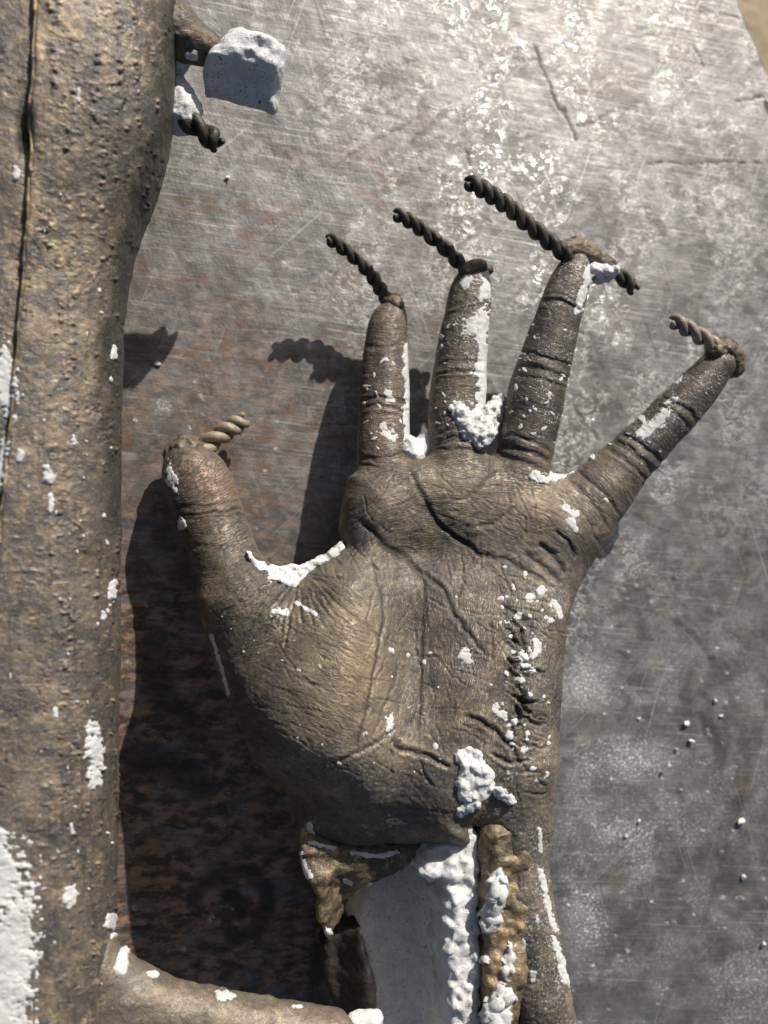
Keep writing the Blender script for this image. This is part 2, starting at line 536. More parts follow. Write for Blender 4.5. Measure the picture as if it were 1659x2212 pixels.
crease([(845, 1596), (863, 1614), (907, 1628), (943, 1645), (978, 1659)], 1.0, 5)
crease([(845, 1596), (846, 1680)], .5, 3)
crease([(863, 1743), (920, 1750), (985, 1757)], .2, 3)
crease([(905, 1640), (930, 1700)], .4, 3)
crease([(720, 1650), (790, 1618), (850, 1580)], .4, 4)
crease([(1000, 1545), (1040, 1560), (1080, 1590), (1110, 1625), (1125, 1650)], 1.0, 5)
crease([(1060, 1630), (1110, 1648), (1150, 1642)], .7, 4)
crease([(1000, 1140), (1060, 1130), (1120, 1090)], .5, 5)
crease([(1000, 1085), (1040, 1045), (1075, 1010)], .4, 4)
# fracture band down the outer edge of the palm
for i in range(13):
    yy = random.uniform(1330, 1640); xx = 1122 + random.uniform(-16, 16) - (yy - 1330) * .02
    crease([(xx - random.uniform(0, 14), yy - random.uniform(12, 30)), (xx + random.uniform(-6, 8), yy), (xx + random.uniform(0, 18), yy + random.uniform(12, 34))], random.uniform(.8, 2.4), random.uniform(3, 6.5), wob=6)
for i in range(24):
    yy = random.uniform(1330, 1670); xx = 1105 + random.uniform(-15, 25); L = random.uniform(15, 60)
    crease([(xx, yy), (xx + L * .5, yy + random.uniform(-4, 14)), (xx + L, yy + random.uniform(0, 26))], random.uniform(.25, .9), random.uniform(2.2, 4), wob=5)
for i in range(9):
    yy = random.uniform(1480, 1720)
    crease([(1130 + random.uniform(-10, 20), yy), (1160, yy + random.uniform(-4, 9)), (1186, yy + random.uniform(-14, 18))], random.uniform(.2, .5), 2.6, wob=6)
# knuckle folds
KN = [((778, 748), (832, 752), (880, 738), .55, 5), ((780, 735), (830, 740), (878, 726), .2, 4),
      ((768, 868), (820, 860), (884, 872), .8, 5), ((768, 885), (820, 876), (886, 890), .6, 5), ((768, 900), (820, 892), (886, 904), .3, 4),
      ((764, 985), (825, 992), (890, 978), 1.0, 6), ((764, 1002), (820, 1006), (870, 996), .6, 5),
      ((958, 690), (1005, 672), (1060, 660), .6, 6), ((955, 668), (1005, 655), (1060, 645), .2, 4),
      ((928, 795), (985, 782), (1052, 788), .8, 5), ((926, 812), (985, 800), (1052, 804), .7, 5), ((924, 830), (985, 820), (1052, 822), .4, 5),
      ((920, 965), (985, 950), (1050, 960), .9, 7), ((918, 940), (985, 930), (1045, 938), .4, 5), ((915, 975), (985, 968), (1045, 975), .8, 6),
      ((1160, 652), (1210, 650), (1262, 676), .9, 5), ((1165, 640), (1212, 636), (1265, 660), .3, 4),
      ((1118, 765), (1172, 770), (1240, 800), .8, 6), ((1110, 790), (1165, 796), (1235, 826), .8, 5), ((1112, 812), (1165, 818), (1232, 842), .4, 5),
      ((1065, 960), (1120, 968), (1200, 1000), 1.0, 7), ((1062, 940), (1120, 944), (1200, 980), .6, 5), ((1070, 985), (1130, 1000), (1195, 1030), .8, 6),
      ((1425, 858), (1475, 880), (1515, 920), .8, 6), ((1415, 872), (1462, 895), (1500, 935), .4, 5),
      ((1330, 930), (1392, 965), (1440, 1010), .9, 7), ((1318, 945), (1378, 985), (1425, 1030), .9, 6), ((1305, 965), (1365, 1005), (1410, 1050), .6, 5),
      ((1240, 1010), (1300, 1060), (1345, 1120), .6, 6), ((1225, 1030), (1280, 1085), (1320, 1150), .6, 6), ((1205, 1050), (1262, 1110), (1295, 1180), .5, 6),
      ((370, 1098), (450, 1092), (530, 1085), .5, 4), ((372, 1112), (450, 1108), (532, 1098), .6, 4), ((376, 1122), (455, 1120), (535, 1112), .3, 4),
      ((395, 1180), (470, 1185), (545, 1170), .4, 4), ((410, 1230), (480, 1228), (548, 1208), .4, 4)]
for a, b, c, dep, wd in KN:
    crease([a, b, c], dep * .52, wd * .9)
    for k in range(2):
        t = random.uniform(-9, 9)
        crease([(a[0], a[1] + t), (b[0], b[1] + t * .6), (c[0], c[1] + t)], dep * .25, 2.4)
# rays spreading from the thumb web
for i in range(16):
    ang = math.radians(10 + 150 * i / 15 + random.uniform(-4, 4)); L = random.uniform(60, 190); r0 = random.uniform(12, 40)
    cx, cy = 650, 1235
    crease([(cx + r0 * math.cos(ang), cy + r0 * math.sin(ang)), (cx + (r0 + L * .5) * math.cos(ang + .04), cy + (r0 + L * .5) * math.sin(ang + .04)), (cx + (r0 + L) * math.cos(ang), cy + (r0 + L) * math.sin(ang))], random.uniform(.25, .5), 3)
# cross-hatched skin of palm: short straight lines
for i in range(430):
    px_, py_ = random.uniform(540, 1180), random.uniform(1010, 1680)
    if px_ < 800 and py_ > 1240: ang = math.radians(random.gauss(28, 14))
    elif py_ < 1200: ang = math.radians(random.gauss(70, 40))
    else: ang = math.radians(random.choice([80, 100, 20]) + random.gauss(0, 15))
    L = random.uniform(25, 95)
    crease([(px_, py_), (px_ + L * .5 * math.cos(ang) + random.uniform(-3, 3), py_ + L * .5 * math.sin(ang)), (px_ + L * math.cos(ang), py_ + L * math.sin(ang))], random.uniform(.10, .28), random.uniform(1.5, 2.4))


# fine wrinkling that follows each finger, and flow lines of the palm
def lines(u, v, seed, sharp=2.2):
    n = noise2(u, v, seed)
    return (1 - np.abs(2 * n - 1)) ** sharp


fw = np.zeros(len(V)); fine = np.zeros(len(V)); FLOWF = np.zeros((len(V), 3))
for k, (nm, rows) in enumerate(FINGERS.items()):
    ln = catmull([(r[0], r[1]) for r in rows], 6); rad = np.interp(np.linspace(0, 1, len(ln)), np.linspace(0, 1, len(rows)), [r[2] for r in rows])
    m = (x > ln[:, 0].min() - 120) & (x < ln[:, 0].max() + 120) & (y > ln[:, 1].min() - 120) & (y < ln[:, 1].max() + 120)
    d, a, s = seg_dist(x[m], y[m], ln)
    t = d * s
    L = np.sum(np.hypot(*np.diff(ln, axis=0).T))
    w = sstep(95, 55, d)
    w *= sstep(-5, 45, a) if nm not in ('thumb',) else sstep(L + 5, L - 200, a)
    bow = a + 0.0016 * t * t + 5 * fbm2(x[m] / 40, y[m] / 40, 3, 2)
    f1 = lines(bow / 7.5, t / 55 + 3, 20 + k) * .55 + lines(bow / 15, t / 30, 30 + k) * .6
    f2 = lines(bow / 40, t / 6.0, 40 + k) * .5
    val = -(f1 * .10 + f2 * .08)
    val += .22 * np.cos(a / 60 * math.pi) * 0
    ff = np.zeros((len(a), 3)); ff[:, 0] = bow + 300 * k; ff[:, 1] = t + 200 * k; ff[:, 2] = w
    FLOWF[m] = np.where((w > FLOWF[m][:, 2])[:, None], ff, FLOWF[m])
    fine[m] = fine[m] * (1 - w) + val * w
    fw[m] = np.maximum(fw[m], w)
pw = 1 - fw
c30, s30 = math.cos(math.radians(28)), math.sin(math.radians(28))
wx = x + 14 * (fbm2(x / 70, y / 70, 60, 3) - .5) * 2; wy = y + 14 * (fbm2(x / 70, y / 70, 61, 3) - .5) * 2
u1, v1 = wx * c30 + wy * s30, -wx * s30 + wy * c30
th = sstep(860, 740, x) * sstep(1190, 1280, y)
up_ = sstep(1320, 1160, y)
rad = np.hypot(wx - 960, (wy - 1330) * 1.3)
ang = np.arctan2(wy - 1330, wx - 960)
flow = lines(rad / 5.2, ang * 7, 71, 1.6)
thn = lines(u1 / 55, v1 / 6.5, 72) + .6 * lines(u1 / 12, v1 / 34, 73)
uc, vc = wx + .22 * wy + 18 * np.sin(wy / 130), wy - .22 * wx
ctr = lines(uc / 9, vc / 70, 74) + .35 * lines(uc / 50, vc / 12, 75)
pv = th * thn * .08 + up_ * (1 - th) * flow * .10 + (1 - th) * (1 - up_) * ctr * .06
fine += -pv * pw
keep = (1 - .75 * sstep(1590, 1680, y)) * (1 - .9 * sstep(1740, 1790, y))
fine *= keep * up
disp += 1.25 * fine * 1e-3
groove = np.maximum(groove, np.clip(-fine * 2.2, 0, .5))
# grain and lumps of the cast skin, rougher towards the heel
heel = sstep(1560, 1680, y)
fade = keep * up
FLOWF[:, 2] *= fade
FLOWT = np.stack([v1, u1, th * pw * fade], 1)
FLOWP = np.stack([rad, ang * 60, .9 * up_ * (1 - th) * pw * fade], 1)
FLOWC = np.stack([uc, vc, .75 * (1 - up_) * (1 - th) * pw * fade], 1)
disp += (fbm3(V / .0030, 80, 3) - .5) * 0.0003 + (fbm3(V / .0011, 84, 2) - .5) * 0.00018 * (1 + 2.2 * heel)
disp += (fbm3(V / .012, 88, 2) - .5) * 0.0012 * (1 + heel)
edge = sstep(.45, .05, np.abs(N[:, 2])) * 0
V2 = V + N * disp[:, None]
soot_shade = .7 * sstep(1600, 1690, y) * (.55 + .45 * sstep(1000, 900, x)) * sstep(1890, 1840, y) * sstep(.30, .55, fbm2(x / 60, y / 45, 90) + .12)
soot_shade = np.maximum(soot_shade, .75 * np.exp(-((x - 975) / 90) ** 2 - ((y - 1165) / 45) ** 2))  # shade in the hollow of the main fold, painted in
soot_shade = np.maximum(soot_shade, .7 * np.exp(-((x - 560) / 50) ** 2 - ((y - 1600) / 110) ** 2))  # shaded lower-left slope of the thenar, painted in with the soot
soot_shade = np.maximum(soot_shade, .75 * np.exp(-((x - 388) / 16) ** 2 - ((y - 1090) / 80) ** 2))
soot_shade = np.maximum(soot_shade, .5 * sstep(1060, 1120, x) * sstep(1010, 930, y) * sstep(620, 680, y))
soot_shade = np.maximum(soot_shade, .5 * sstep(.40, .62, fbm2(x / 70, y / 90, 92, 3)) * sstep(850, 930, x) * sstep(1150, 1250, y))
burn_highlight = 1.0 * np.exp(-((x - 745) / 100) ** 2 - ((y - 1460) / 130) ** 2) + .5 * np.exp(-((x - 1180) / 70) ** 2 - ((y - 1090) / 60) ** 2) + .25 * np.exp(-((x - 960) / 90) ** 2 - ((y - 1040) / 60) ** 2)  # golden highlight painted on the thenar, fainter gold on two pads
burn_highlight = burn_highlight * (.5 + .9 * fbm2(x / 25, y / 25, 95)) * (1 - np.clip(groove * 1.5, 0, 1))
burn_highlight = np.clip(.85 * burn_highlight + .22 * sstep(.52, .74, fbm2(x / 30, y / 30, 96)), 0, .8)
dusty = .35 * sstep(.5, .7, fbm2(x / 35, y / 35, 97)) * (x > 860) * sstep(950, 1000, y) * 0 + .22 * sstep(1580, 1640, y) * sstep(1740, 1680, y)
dusty += 1.1 * sstep(.44, .68, fbm2(x / 22, y / 22, 98)) * sstep(985, 900, y) * sstep(930, 1000, x) + .35 * sstep(.45, .7, fbm2(x / 25, y / 25, 99)) * sstep(1030, 1110, x) * sstep(1240, 1300, y) + .05 + .30 * sstep(1750, 1830, y) * sstep(1100, 1140, x)
dusty = np.clip(dusty, 0, .9)

HAND = empty('bronze_hand', P(1000, 2050, 0), 'cast bronze open hand and broken forearm lying palm up on the steel plate', 'sculpture hand')
hm = make_mesh('palm_and_fingers', V2, F)
for nm, v in (('groove', groove), ('burnish_highlight', burn_highlight), ('soot_shade', soot_shade)):
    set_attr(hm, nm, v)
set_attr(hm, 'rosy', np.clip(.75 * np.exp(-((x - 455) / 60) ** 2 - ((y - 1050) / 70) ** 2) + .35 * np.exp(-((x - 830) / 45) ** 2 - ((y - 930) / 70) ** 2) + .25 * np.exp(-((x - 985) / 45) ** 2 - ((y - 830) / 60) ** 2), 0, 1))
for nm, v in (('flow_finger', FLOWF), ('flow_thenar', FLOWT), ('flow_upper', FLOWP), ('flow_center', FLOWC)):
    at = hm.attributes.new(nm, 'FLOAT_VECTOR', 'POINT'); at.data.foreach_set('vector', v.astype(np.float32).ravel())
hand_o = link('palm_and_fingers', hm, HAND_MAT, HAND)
hand_o['label'] = 'brown bronze palm with five spread fingers and deep skin folds'
HV, HF = V2, F
bvh = BVHTree.FromPolygons(V2.tolist(), F.tolist())


def hit(px_, py_, tree=None):
    d = RM @ np.array([(px_ - W_ / 2) / FPX, -(py_ - H_ / 2) / FPX, -1.0]); d /= np.linalg.norm(d)
    loc, nor, i, dist = (tree or bvh).ray_cast(Vector(CAM), Vector(d))
    return (np.array(loc), np.array(nor)) if loc is not None else (None, None)


# ------------------------------------------------------------------ plaster left on a surface: shells raised over the traced stains
def shell(name, field, V, N, F, hgt, parent, mat=RESIDUE, seed=0, stuff=False, smooth=6.0):
    """field > 0 inside the patch; the shell sinks under the surface where field < 0, so its rim is where the two surfaces cross"""
    keepf = (field[F] > -0.45).all(1) & (field[F] > 0).any(1)
    if keepf.sum() < 3: return None
    fc = F[keepf]
    ids, inv = np.unique(fc, return_inverse=True)
    fld = field[ids]
    lump = fbm3(V[ids] / .0022, 120 + seed, 3)
    off = np.where(fld > 0, hgt * np.clip(fld * 3.0, 0, 1) ** .7 * (.45 + .75 * lump), -0.0007 * np.clip(-fld * 2.5, 0, 1) - 0.0001)
    Vn = V[ids] + N[ids] * off[:, None]; fc = inv.reshape(-1, F.shape[1])
    if stuff:
        o = link(name, make_mesh(name, Vn, fc), mat, parent); o['kind'] = 'stuff'
        return o
    lab = np.arange(len(ids))
    while True:
        new = lab.copy()
        mn = lab[fc].min(1)
        for k in range(fc.shape[1]): np.minimum.at(new, fc[:, k], mn)
        new = new[new]
        if (new == lab).all(): break
        lab = new
    o = None
    for L in np.unique(lab[fc[:, 0]]):
        f2 = fc[lab[fc[:, 0]] == L]
        if len(f2) < 14: continue
        u, iv = np.unique(f2, return_inverse=True)
        o = link(name, make_mesh(name, Vn[u], iv.reshape(-1, fc.shape[1])), mat, parent)
    return o


def blob_field(x, y, blobs, seed=0, rough=.95, sc=10.0):
    f = np.full(len(x), -5.0)
    for b in blobs:
        if len(b) == 5:
            cx, cy, rx, ry, an = b; an = math.radians(an)
            dx, dy = x - cx, y - cy
            u, v = dx * math.cos(an) + dy * math.sin(an), -dx * math.sin(an) + dy * math.cos(an)
            f = np.maximum(f, 1 - np.sqrt((u / rx) ** 2 + (v / ry) ** 2))
        else:
            ln, r = b
            m = (x > min(p[0] for p in ln) - 3 * r) & (x < max(p[0] for p in ln) + 3 * r) & (y > min(p[1] for p in ln) - 3 * r) & (y < max(p[1] for p in ln) + 3 * r)
            d, _, _ = seg_dist(x[m], y[m], ln)
            f[m] = np.maximum(f[m], 1 - d / r)
    act = f > -2
    f[act] += rough * (fbm2(x[act] / sc, y[act] / sc, 200 + seed, 4) - .5) * 2
    return f


hx, hy = proj(HV)
HN = arrays(hm)[1]
vis = HN[:, 2] > -0.15
PATCHES = [
    ('plaster_patch', [([(1275, 575), (1262, 625), (1250, 670)], 9), (1290, 590, 16, 16, 0)], .0009),
    ('plaster_patch', [([(878, 750), (880, 830), (882, 900), (880, 960)], 8)], .0007),
    ('plaster_patch', [([(1045, 680), (1040, 740), (1042, 800), (1046, 850), (1040, 880)], 15)], .0010),
    ('plaster_patch', [(1020, 705, 18, 26, 10)], .0004),
    ('plaster_patch', [(1008, 608, 11, 17, 25)], .0005),
    ('plaster_patch', [(1052, 615, 17, 38, 10)], .0005),
    ('plaster_patch', [(836, 940, 24, 8, 25), (828, 925, 8, 12, 0)], .0005),
    ('plaster_patch', [(838, 848, 9, 8, 30), (842, 862, 9, 7, 0)], .0006),
    ('plaster_patch', [(1408, 918, 45, 15, -40), (1385, 905, 10, 8, 0)], .0005),
    ('plaster_patch', [(1462, 818, 14, 9, -40)], .0005),
    ('plaster_patch', [(1452, 865, 14, 6, -20)], .0006),
    ('plaster_patch', [(1520, 768, 20, 7, -20)], .0005),
    ('plaster_patch', [([(1152, 1028), (1175, 1036), (1200, 1030), (1235, 1005), (1275, 982)], 9)], .0018),
    ('plaster_patch', [([(1220, 1096), (1242, 1112)], 8)], .0008),
    ('plaster_patch', [([(1231, 1124), (1243, 1143)], 8)], .0008),
    ('plaster_patch', [([(1196, 1300), (1210, 1330)], 7)], .0007),
    ('plaster_patch', [([(1157, 1388), (1162, 1405), (1152, 1415)], 8)], .0012),
    ('plaster_patch', [(1130, 1420, 11, 12, 0), (1140, 1440, 14, 8, 20)], .0011),
    ('plaster_patch', [(370, 1035, 14, 30, -20), (362, 1015, 9, 18, 0)], .0009),
    ('plaster_patch', [(392, 1130, 9, 14, 0)], .0010),
    ('plaster_patch', [(1088, 1715, 12, 9, 30), (1105, 1726, 10, 6, 20)], .0016),
    ('plaster_patch', [(841, 1565, 9, 20, 0)], .0012),
    ('plaster_patch', [(606, 1322, 18, 11, -10)], .0005),
    ('plaster_patch', [([(640, 1302), (682, 1326)], 4)], .0004),
    ('plaster_patch', [(667, 1787, 13, 12, 20)], .0010),
    ('plaster_patch', [([(457, 1372), (477, 1440), (494, 1500)], 4)], .0006),
    ('plaster_patch', [(1008, 1420, 14, 22, -20)], .0006),
    ('plaster_patch', [([(1168, 1880), (1178, 1930), (1190, 1985), (1198, 2010)], 7)], .0008),
    ('plaster_patch', [([(1198, 2030), (1208, 2070), (1220, 2120)], 10)], .0008),
    ('plaster_patch', [(1125, 2045, 11, 26, 5)], .0008), ('plaster_patch', [(1150, 2108, 8, 13, 0)], .0008), ('plaster_patch', [([(1165, 1790), (1168, 1840)], 4)], .0006),
    ('plaster_patch', [(1142, 1870, 5, 14, 0)], .0006), ('plaster_patch', [(1133, 1985, 4, 10, 0)], .0006), ('plaster_patch', [(1160, 1985, 4, 12, 0)], .0006),
]
film = np.zeros(len(HV))
for i, (nm, bl, hg) in enumerate(PATCHES):
    fld = np.where(vis, blob_field(hx, hy, bl, i), -5)
    film = np.maximum(film, .6 * sstep(-1.6, .2, fld))
    shell(nm, fld, HV, HN, HF, hg * .42, HAND, seed=i)
set_attr(hm, 'dusty', np.clip(dusty + film, 0, .95))
# the many small flecks
fl = []
def scatter(n, x0, x1, y0, y1, r0, r1, el=1.3):
    for _ in range(n):
        r = random.uniform(r0, r1)
        fl.append((random.uniform(x0, x1), random.uniform(y0, y1), r * random.uniform(1, el), r, random.uniform(0, 180)))
for fx_, fy_, r in [(845, 1405, 6), (882, 1415, 5), (915, 1430, 5), (690, 1440, 4), (645, 1450, 5), (1090, 1225, 4), (1135, 1240, 5), (1170, 1275, 9), (1145, 1290, 10), (1120, 1330, 8), (1190, 1340, 7), (1085, 1545, 11), (1110, 1560, 8), (1070, 1530, 9), (1100, 1590, 9),
                 (1132, 1620, 7), (1140, 1585, 6), (1128, 1470, 7), (1145, 1500, 5), (1150, 1660, 6), (940, 1612, 6), (733, 1650, 4), (642, 1595, 4), (790, 1585, 5), (1060, 1480, 4), (985, 1290, 3), (930, 1410, 4)]:
    fl.append((fx_, fy_, r * 1.3, r, random.uniform(0, 180)))
scatter(26, 780, 880, 770, 980, 2.0, 4.0, 3.0); scatter(30, 940, 1050, 700, 940, 2.0, 4.5, 2.4); scatter(46, 1090, 1240, 700, 960, 1.8, 4.5, 2.2)
scatter(30, 1250, 1540, 780, 1080, 2.0, 5.0, 2.5); scatter(50, 1080, 1190, 1240, 1700, 2.0, 5.5, 1.6); scatter(24, 560, 1000, 1450, 1700, 1.6, 3.0); scatter(20, 430, 780, 1240, 1440, 1.6, 3.0)
shell('plaster_flecks', np.where(vis, blob_field(hx, hy, fl, 77, .6, 5.0), -5), HV, HN, HF, .0003, HAND, seed=77, stuff=True)


# ------------------------------------------------------------------ small lumps and rods
def lump(name, spheres, mat, parent, h=0.0007, rough=.25, nsc=.0028, seed=0, k=.002, sub=False):
    """rows of world x, y, z, r merged into one rough lump"""
    s = np.array(spheres, float)
    r = s[:, 3].max() + .004
    q = Grid(s[:, :3].min(0) - r, s[:, :3].max(0) + r, h)
    for a in s:
        q.chain([a, a + np.array([1e-6, 0, 0, 0])], k, .006)
    V, F = q.mesh()
    me = make_mesh(name, V, F)
    V, N, F = arrays(me)
    V = V + N * ((fbm3(V / nsc, 300 + seed, 3) - .5) * 2 * rough * np.median(s[:, 3]))[:, None]
    me = make_mesh(name, V, F)
    return link(name, me, mat, parent)


def on(px_, py_, r, sink=.5, tree=None, zdef=.03):
    p, n = hit(px_, py_, tree)
    if p is None: p = P(px_, py_, zdef); n = np.array([0, 0, 1.0])
    p = p - n * r * sink
    return (p[0], p[1], p[2], r)


def twisted_rod(path, r, parent, mat=ROD_MAT, pitch=.0105, label=None, phase=0.0):
    """two round wires wound about each other; path rows are tracing x, y and height z"""
    pts = np.array([P(*p) for p in catmull(path, 10)])
    seg = np.linalg.norm(np.diff(pts, axis=0), axis=1); arc = np.concatenate([[0], np.cumsum(seg)])
    L = arc[-1]; n = max(24, int(L / .0005)); pitch = pitch * 1.12
    a = np.linspace(0, L, n)
    c = np.stack([np.interp(a, arc, pts[:, i]) for i in range(3)], 1)
    T = np.gradient(c, axis=0); T /= np.linalg.norm(T, axis=1)[:, None]
    ref = np.array([0, 0, 1.0]); A = np.cross(T, ref); A /= np.linalg.norm(A, axis=1)[:, None]; B = np.cross(T, A)
    Vs, Fs = [], []; M = 12
    taper = np.clip((L - a) / (r * 1.1), 0, 1) ** .5
    for s in (0, math.pi):
        th = 2 * math.pi * a / pitch + s + phase + .9 * np.sin(a / L * 5.0 + phase)
        rs = r * .52; hr = r * .50
        cw = c + (A * (noise2(a / .012, a * 0 + phase, 14) - .5)[:, None] + B * (noise2(a / .012, a * 0 + phase, 15) - .5)[:, None]) * r * .5
        ctr = cw + (A * np.cos(th)[:, None] + B * np.sin(th)[:, None]) * hr
        T2 = np.gradient(ctr, axis=0); T2 /= np.linalg.norm(T2, axis=1)[:, None]
        A2 = np.cross(T2, ref); A2 /= np.linalg.norm(A2, axis=1)[:, None]; B2 = np.cross(T2, A2)
        b0 = len(Vs) and sum(len(q) for q in Vs)
        rr = rs * (0.35 + .65 * taper) * (1 + .06 * (noise2(a / .002, a * 0 + s, 9) - .5))
        ring = [ctr + (A2 * math.cos(2 * math.pi * j / M) + B2 * math.sin(2 * math.pi * j / M)) * rr[:, None] for j in range(M)]
        vv = np.stack(ring, 1).reshape(-1, 3)
        i, j = np.meshgrid(np.arange(n - 1), np.arange(M), indexing='ij')
        q = np.stack([i * M + j, i * M + (j + 1) % M, (i + 1) * M + (j + 1) % M, (i + 1) * M + j], -1).reshape(-1, 4) + b0
        vv = np.vstack([vv, ctr[-1] + T2[-1] * rs * .25, ctr[0]])
        e = (n - 1) * M
        cap = [[e + j + b0, e + (j + 1) % M + b0, n * M + b0, n * M + b0] for j in range(M)]
        Vs.append(vv); Fs.append(q)
        capq = [[e + 2 * j + b0, e + (2 * j + 1) % M + b0, e + (2 * j + 2) % M + b0, n * M + b0] for j in range(M // 2)]
        Fs.append(np.array(capq))
    me = make_mesh('twisted_rod', np.vstack(Vs), np.vstack(Fs))
    o = link('twisted_rod', me, mat, parent)
    if label: o['label'] = label
    return o


twisted_rod([(842, 662, .019), (800, 595, .021), (752, 548, .025), (706, 514, .029)], .0031, HAND, ROD_MAT, .0092, 'thin dark twisted rod rising from the index fingertip')
twisted_rod([(1012, 590, .032), (960, 535, .034), (905, 490, .037), (852, 462, .040)], .0033, HAND, ROD_MAT, .0102, 'dark twisted rod rising from the middle fingertip', 1.0)
twisted_rod([(1240, 560, .045), (1170, 505, .047), (1090, 445, .050), (1006, 392, .053)], .0037, HAND, ROD_MAT, .0105, 'longest dark twisted rod from the ring fingertip', 2.0)
twisted_rod([(1300, 580, .044), (1345, 597, .044), (1374, 628, .044)], .0036, HAND, ROD_MAT, .0095, 'short twisted rod stub beside the ring fingertip', .6)
twisted_rod([(1565, 765, .054), (1510, 728, .057), (1450, 694, .060)], .0036, HAND, ROD_PALE, .0098, 'short brown twisted rod from the little fingertip', .3)
twisted_rod([(415, 985, .013), (470, 945, .0125), (532, 904, .012)], .0043, HAND, ROD_PALE, .0104, 'pale tan twisted rod from the thumb tip', 1.5)

lump('weld_bead', [on(x_, y_, r_, .3, zdef=z_) for x_, y_, r_, z_ in [(838, 648, .0035, .019), (850, 645, .0035, .018), (860, 655, .003, .018)]], BEAD_MAT, HAND, seed=1)
lump('weld_bead', [on(x_, y_, r_, .3, zdef=z_) for x_, y_, r_, z_ in [(1006, 582, .0030, .032), (1022, 574, .0032, .031), (1040, 572, .0030, .031), (1054, 580, .0026, .030)]], BEAD_MAT, HAND, seed=2)
lump('weld_bead', [tuple(P(x_, y_, z_)) + (r_,) for x_, y_, r_, z_ in [(1222, 540, .0045, .044), (1245, 537, .005, .043), (1268, 548, .005, .042), (1290, 560, .0045, .042), (1310, 575, .004, .043)]], BEAD_MAT, HAND, seed=3)
lump('weld_bead', [tuple(P(x_, y_, z_)) + (r_,) for x_, y_, r_, z_ in [(1545, 757, .0045, .055), (1562, 755, .0055, .053), (1578, 772, .0055, .051), (1582, 790, .005, .049), (1570, 765, .006, .050)]], BEAD_MAT, HAND, seed=4)
lump('weld_bead', [tuple(P(x_, y_, z_)) + (r_,) for x_, y_, r_, z_ in [(382, 982, .006, .013), (400, 976, .0065, .014), (420, 978, .0055, .013)]], BEAD_MAT, HAND, seed=5)
lump('plaster_lump', [tuple(P(x_, y_, z_)) + (r_,) for x_, y_, r_, z_ in [(1284, 580, .0024, .046), (1296, 584, .0026, .046), (1308, 586, .0028, .046), (1320, 590, .0026, .045), (1300, 598, .0026, .043), (1288, 604, .0022, .041), (1314, 600, .0022, .043), (1328, 584, .0018, .047)]], PLASTER, HAND, .0005, .5, .0022, 6, .0012)
# plaster webs between the fingers and in the crook of the thumb
lump('plaster_web', [tuple(P(x_, y_, z_)) + (r_,) for x_, y_, r_, z_ in [(884, 968, .0035, .036), (895, 975, .0045, .033), (910, 972, .0045, .033), (918, 955, .004, .032), (898, 985, .004, .037), (880, 955, .003, .034)]], PLASTER, HAND, .0006, .30, .0024, 8)
# ------------------------------------------------------------------ the broken forearm
def region(name, outline, z_of, top_of, thick, mat, parent, R=.003, h=.0009, rough=.0006, nsc=.004, seed=0, attrs=False, z0=None, torn=0.0, fine=.0002):
    """a plate under a traced outline with its own top surface"""
    ol = np.array(outline, float)
    if torn:
        seg = []
        for a, b in zip(ol, np.roll(ol, -1, 0)):
            n = max(1, int(np.hypot(*(b - a)) / 7))
            for k in range(n): seg.append(a + (b - a) * k / n)
        ol = np.array(seg)
        ol = ol + torn * (np.stack([fbm2(ol[:, 0] / 14, ol[:, 1] / 14, 400 + seed, 3), fbm2(ol[:, 0] / 14, ol[:, 1] / 14, 440 + seed, 3)], 1) - .5) * 2
    pw_ = np.array([P(a, b, z_of(a, b))[:2] for a, b in ol])
    zs = [z_of(a, b) for a, b in ol]

    def top(X, Y):
        z = np.full(np.shape(X), np.mean(zs))
        for _ in range(3):
            a, b = proj(np.stack([X, Y, z], -1)); z = top_of(a, b)
        return z
    xs = np.stack([top(pw_[:, 0], pw_[:, 1])])
    q = Grid((pw_[:, 0].min() - .004, pw_[:, 1].min() - .004, (z0 if z0 is not None else xs.min() - thick) - .004), (pw_[:, 0].max() + .004, pw_[:, 1].max() + .004, max(xs.max(), .02) + .022), h)
    q.slab(pw_, top, (lambda X, Y: top(X, Y) - thick) if z0 is None else (lambda X, Y: X * 0 + z0), R, 0)
    V, F = q.mesh()
    me = make_mesh(name, V, F); V, N, F = arrays(me)
    V = V + N * ((fbm3(V / nsc, 500 + seed, 4) - .5) * 2 * rough + (fbm3(V / .0021, 560 + seed, 2) - .5) * 2 * fine)[:, None]
    me = make_mesh(name, V, F)
    if attrs:
        for nm in ('groove', 'burnish_highlight', 'soot_shade', 'dusty'): set_attr(me, nm, np.zeros(len(V)) + attrs.get(nm, 0))
    return link(name, me, mat, parent)


cl = []
for a, b, r in [(1000, 1632, .0024), (1014, 1626, .0028), (1028, 1634, .0026), (992, 1640, .0018), (1020, 1646, .0034), (1036, 1650, .0028), (1008, 1654, .0030), (1024, 1664, .0036), (1040, 1668, .0032), (1052, 1676, .0030), (1010, 1674, .0036), (1028, 1684, .0040), (1044, 1692, .0036), (1056, 1698, .0030), (1010, 1694, .0040), (1026, 1704, .0042),
                (1040, 1712, .0036), (1006, 1712, .0040), (1020, 1722, .0038), (1000, 1728, .0036), (1012, 1738, .0034), (1030, 1734, .0030), (996, 1746, .0028), (990, 1756, .0020), (1006, 1752, .0024), (1072, 1704, .0020), (1084, 1716, .0024), (1096, 1724, .0020), (1108, 1732, .0016)]:
    cl.append(on(a + random.uniform(-4, 4), b + random.uniform(-4, 4), r * random.uniform(.6, .95), random.uniform(.0, .6), zdef=.07))
lump('plaster_lump', cl, PLASTER, HAND, .0005, .55, .0020, 27, .0009)['label'] = 'fluffy white plaster lump at the heel of the palm'
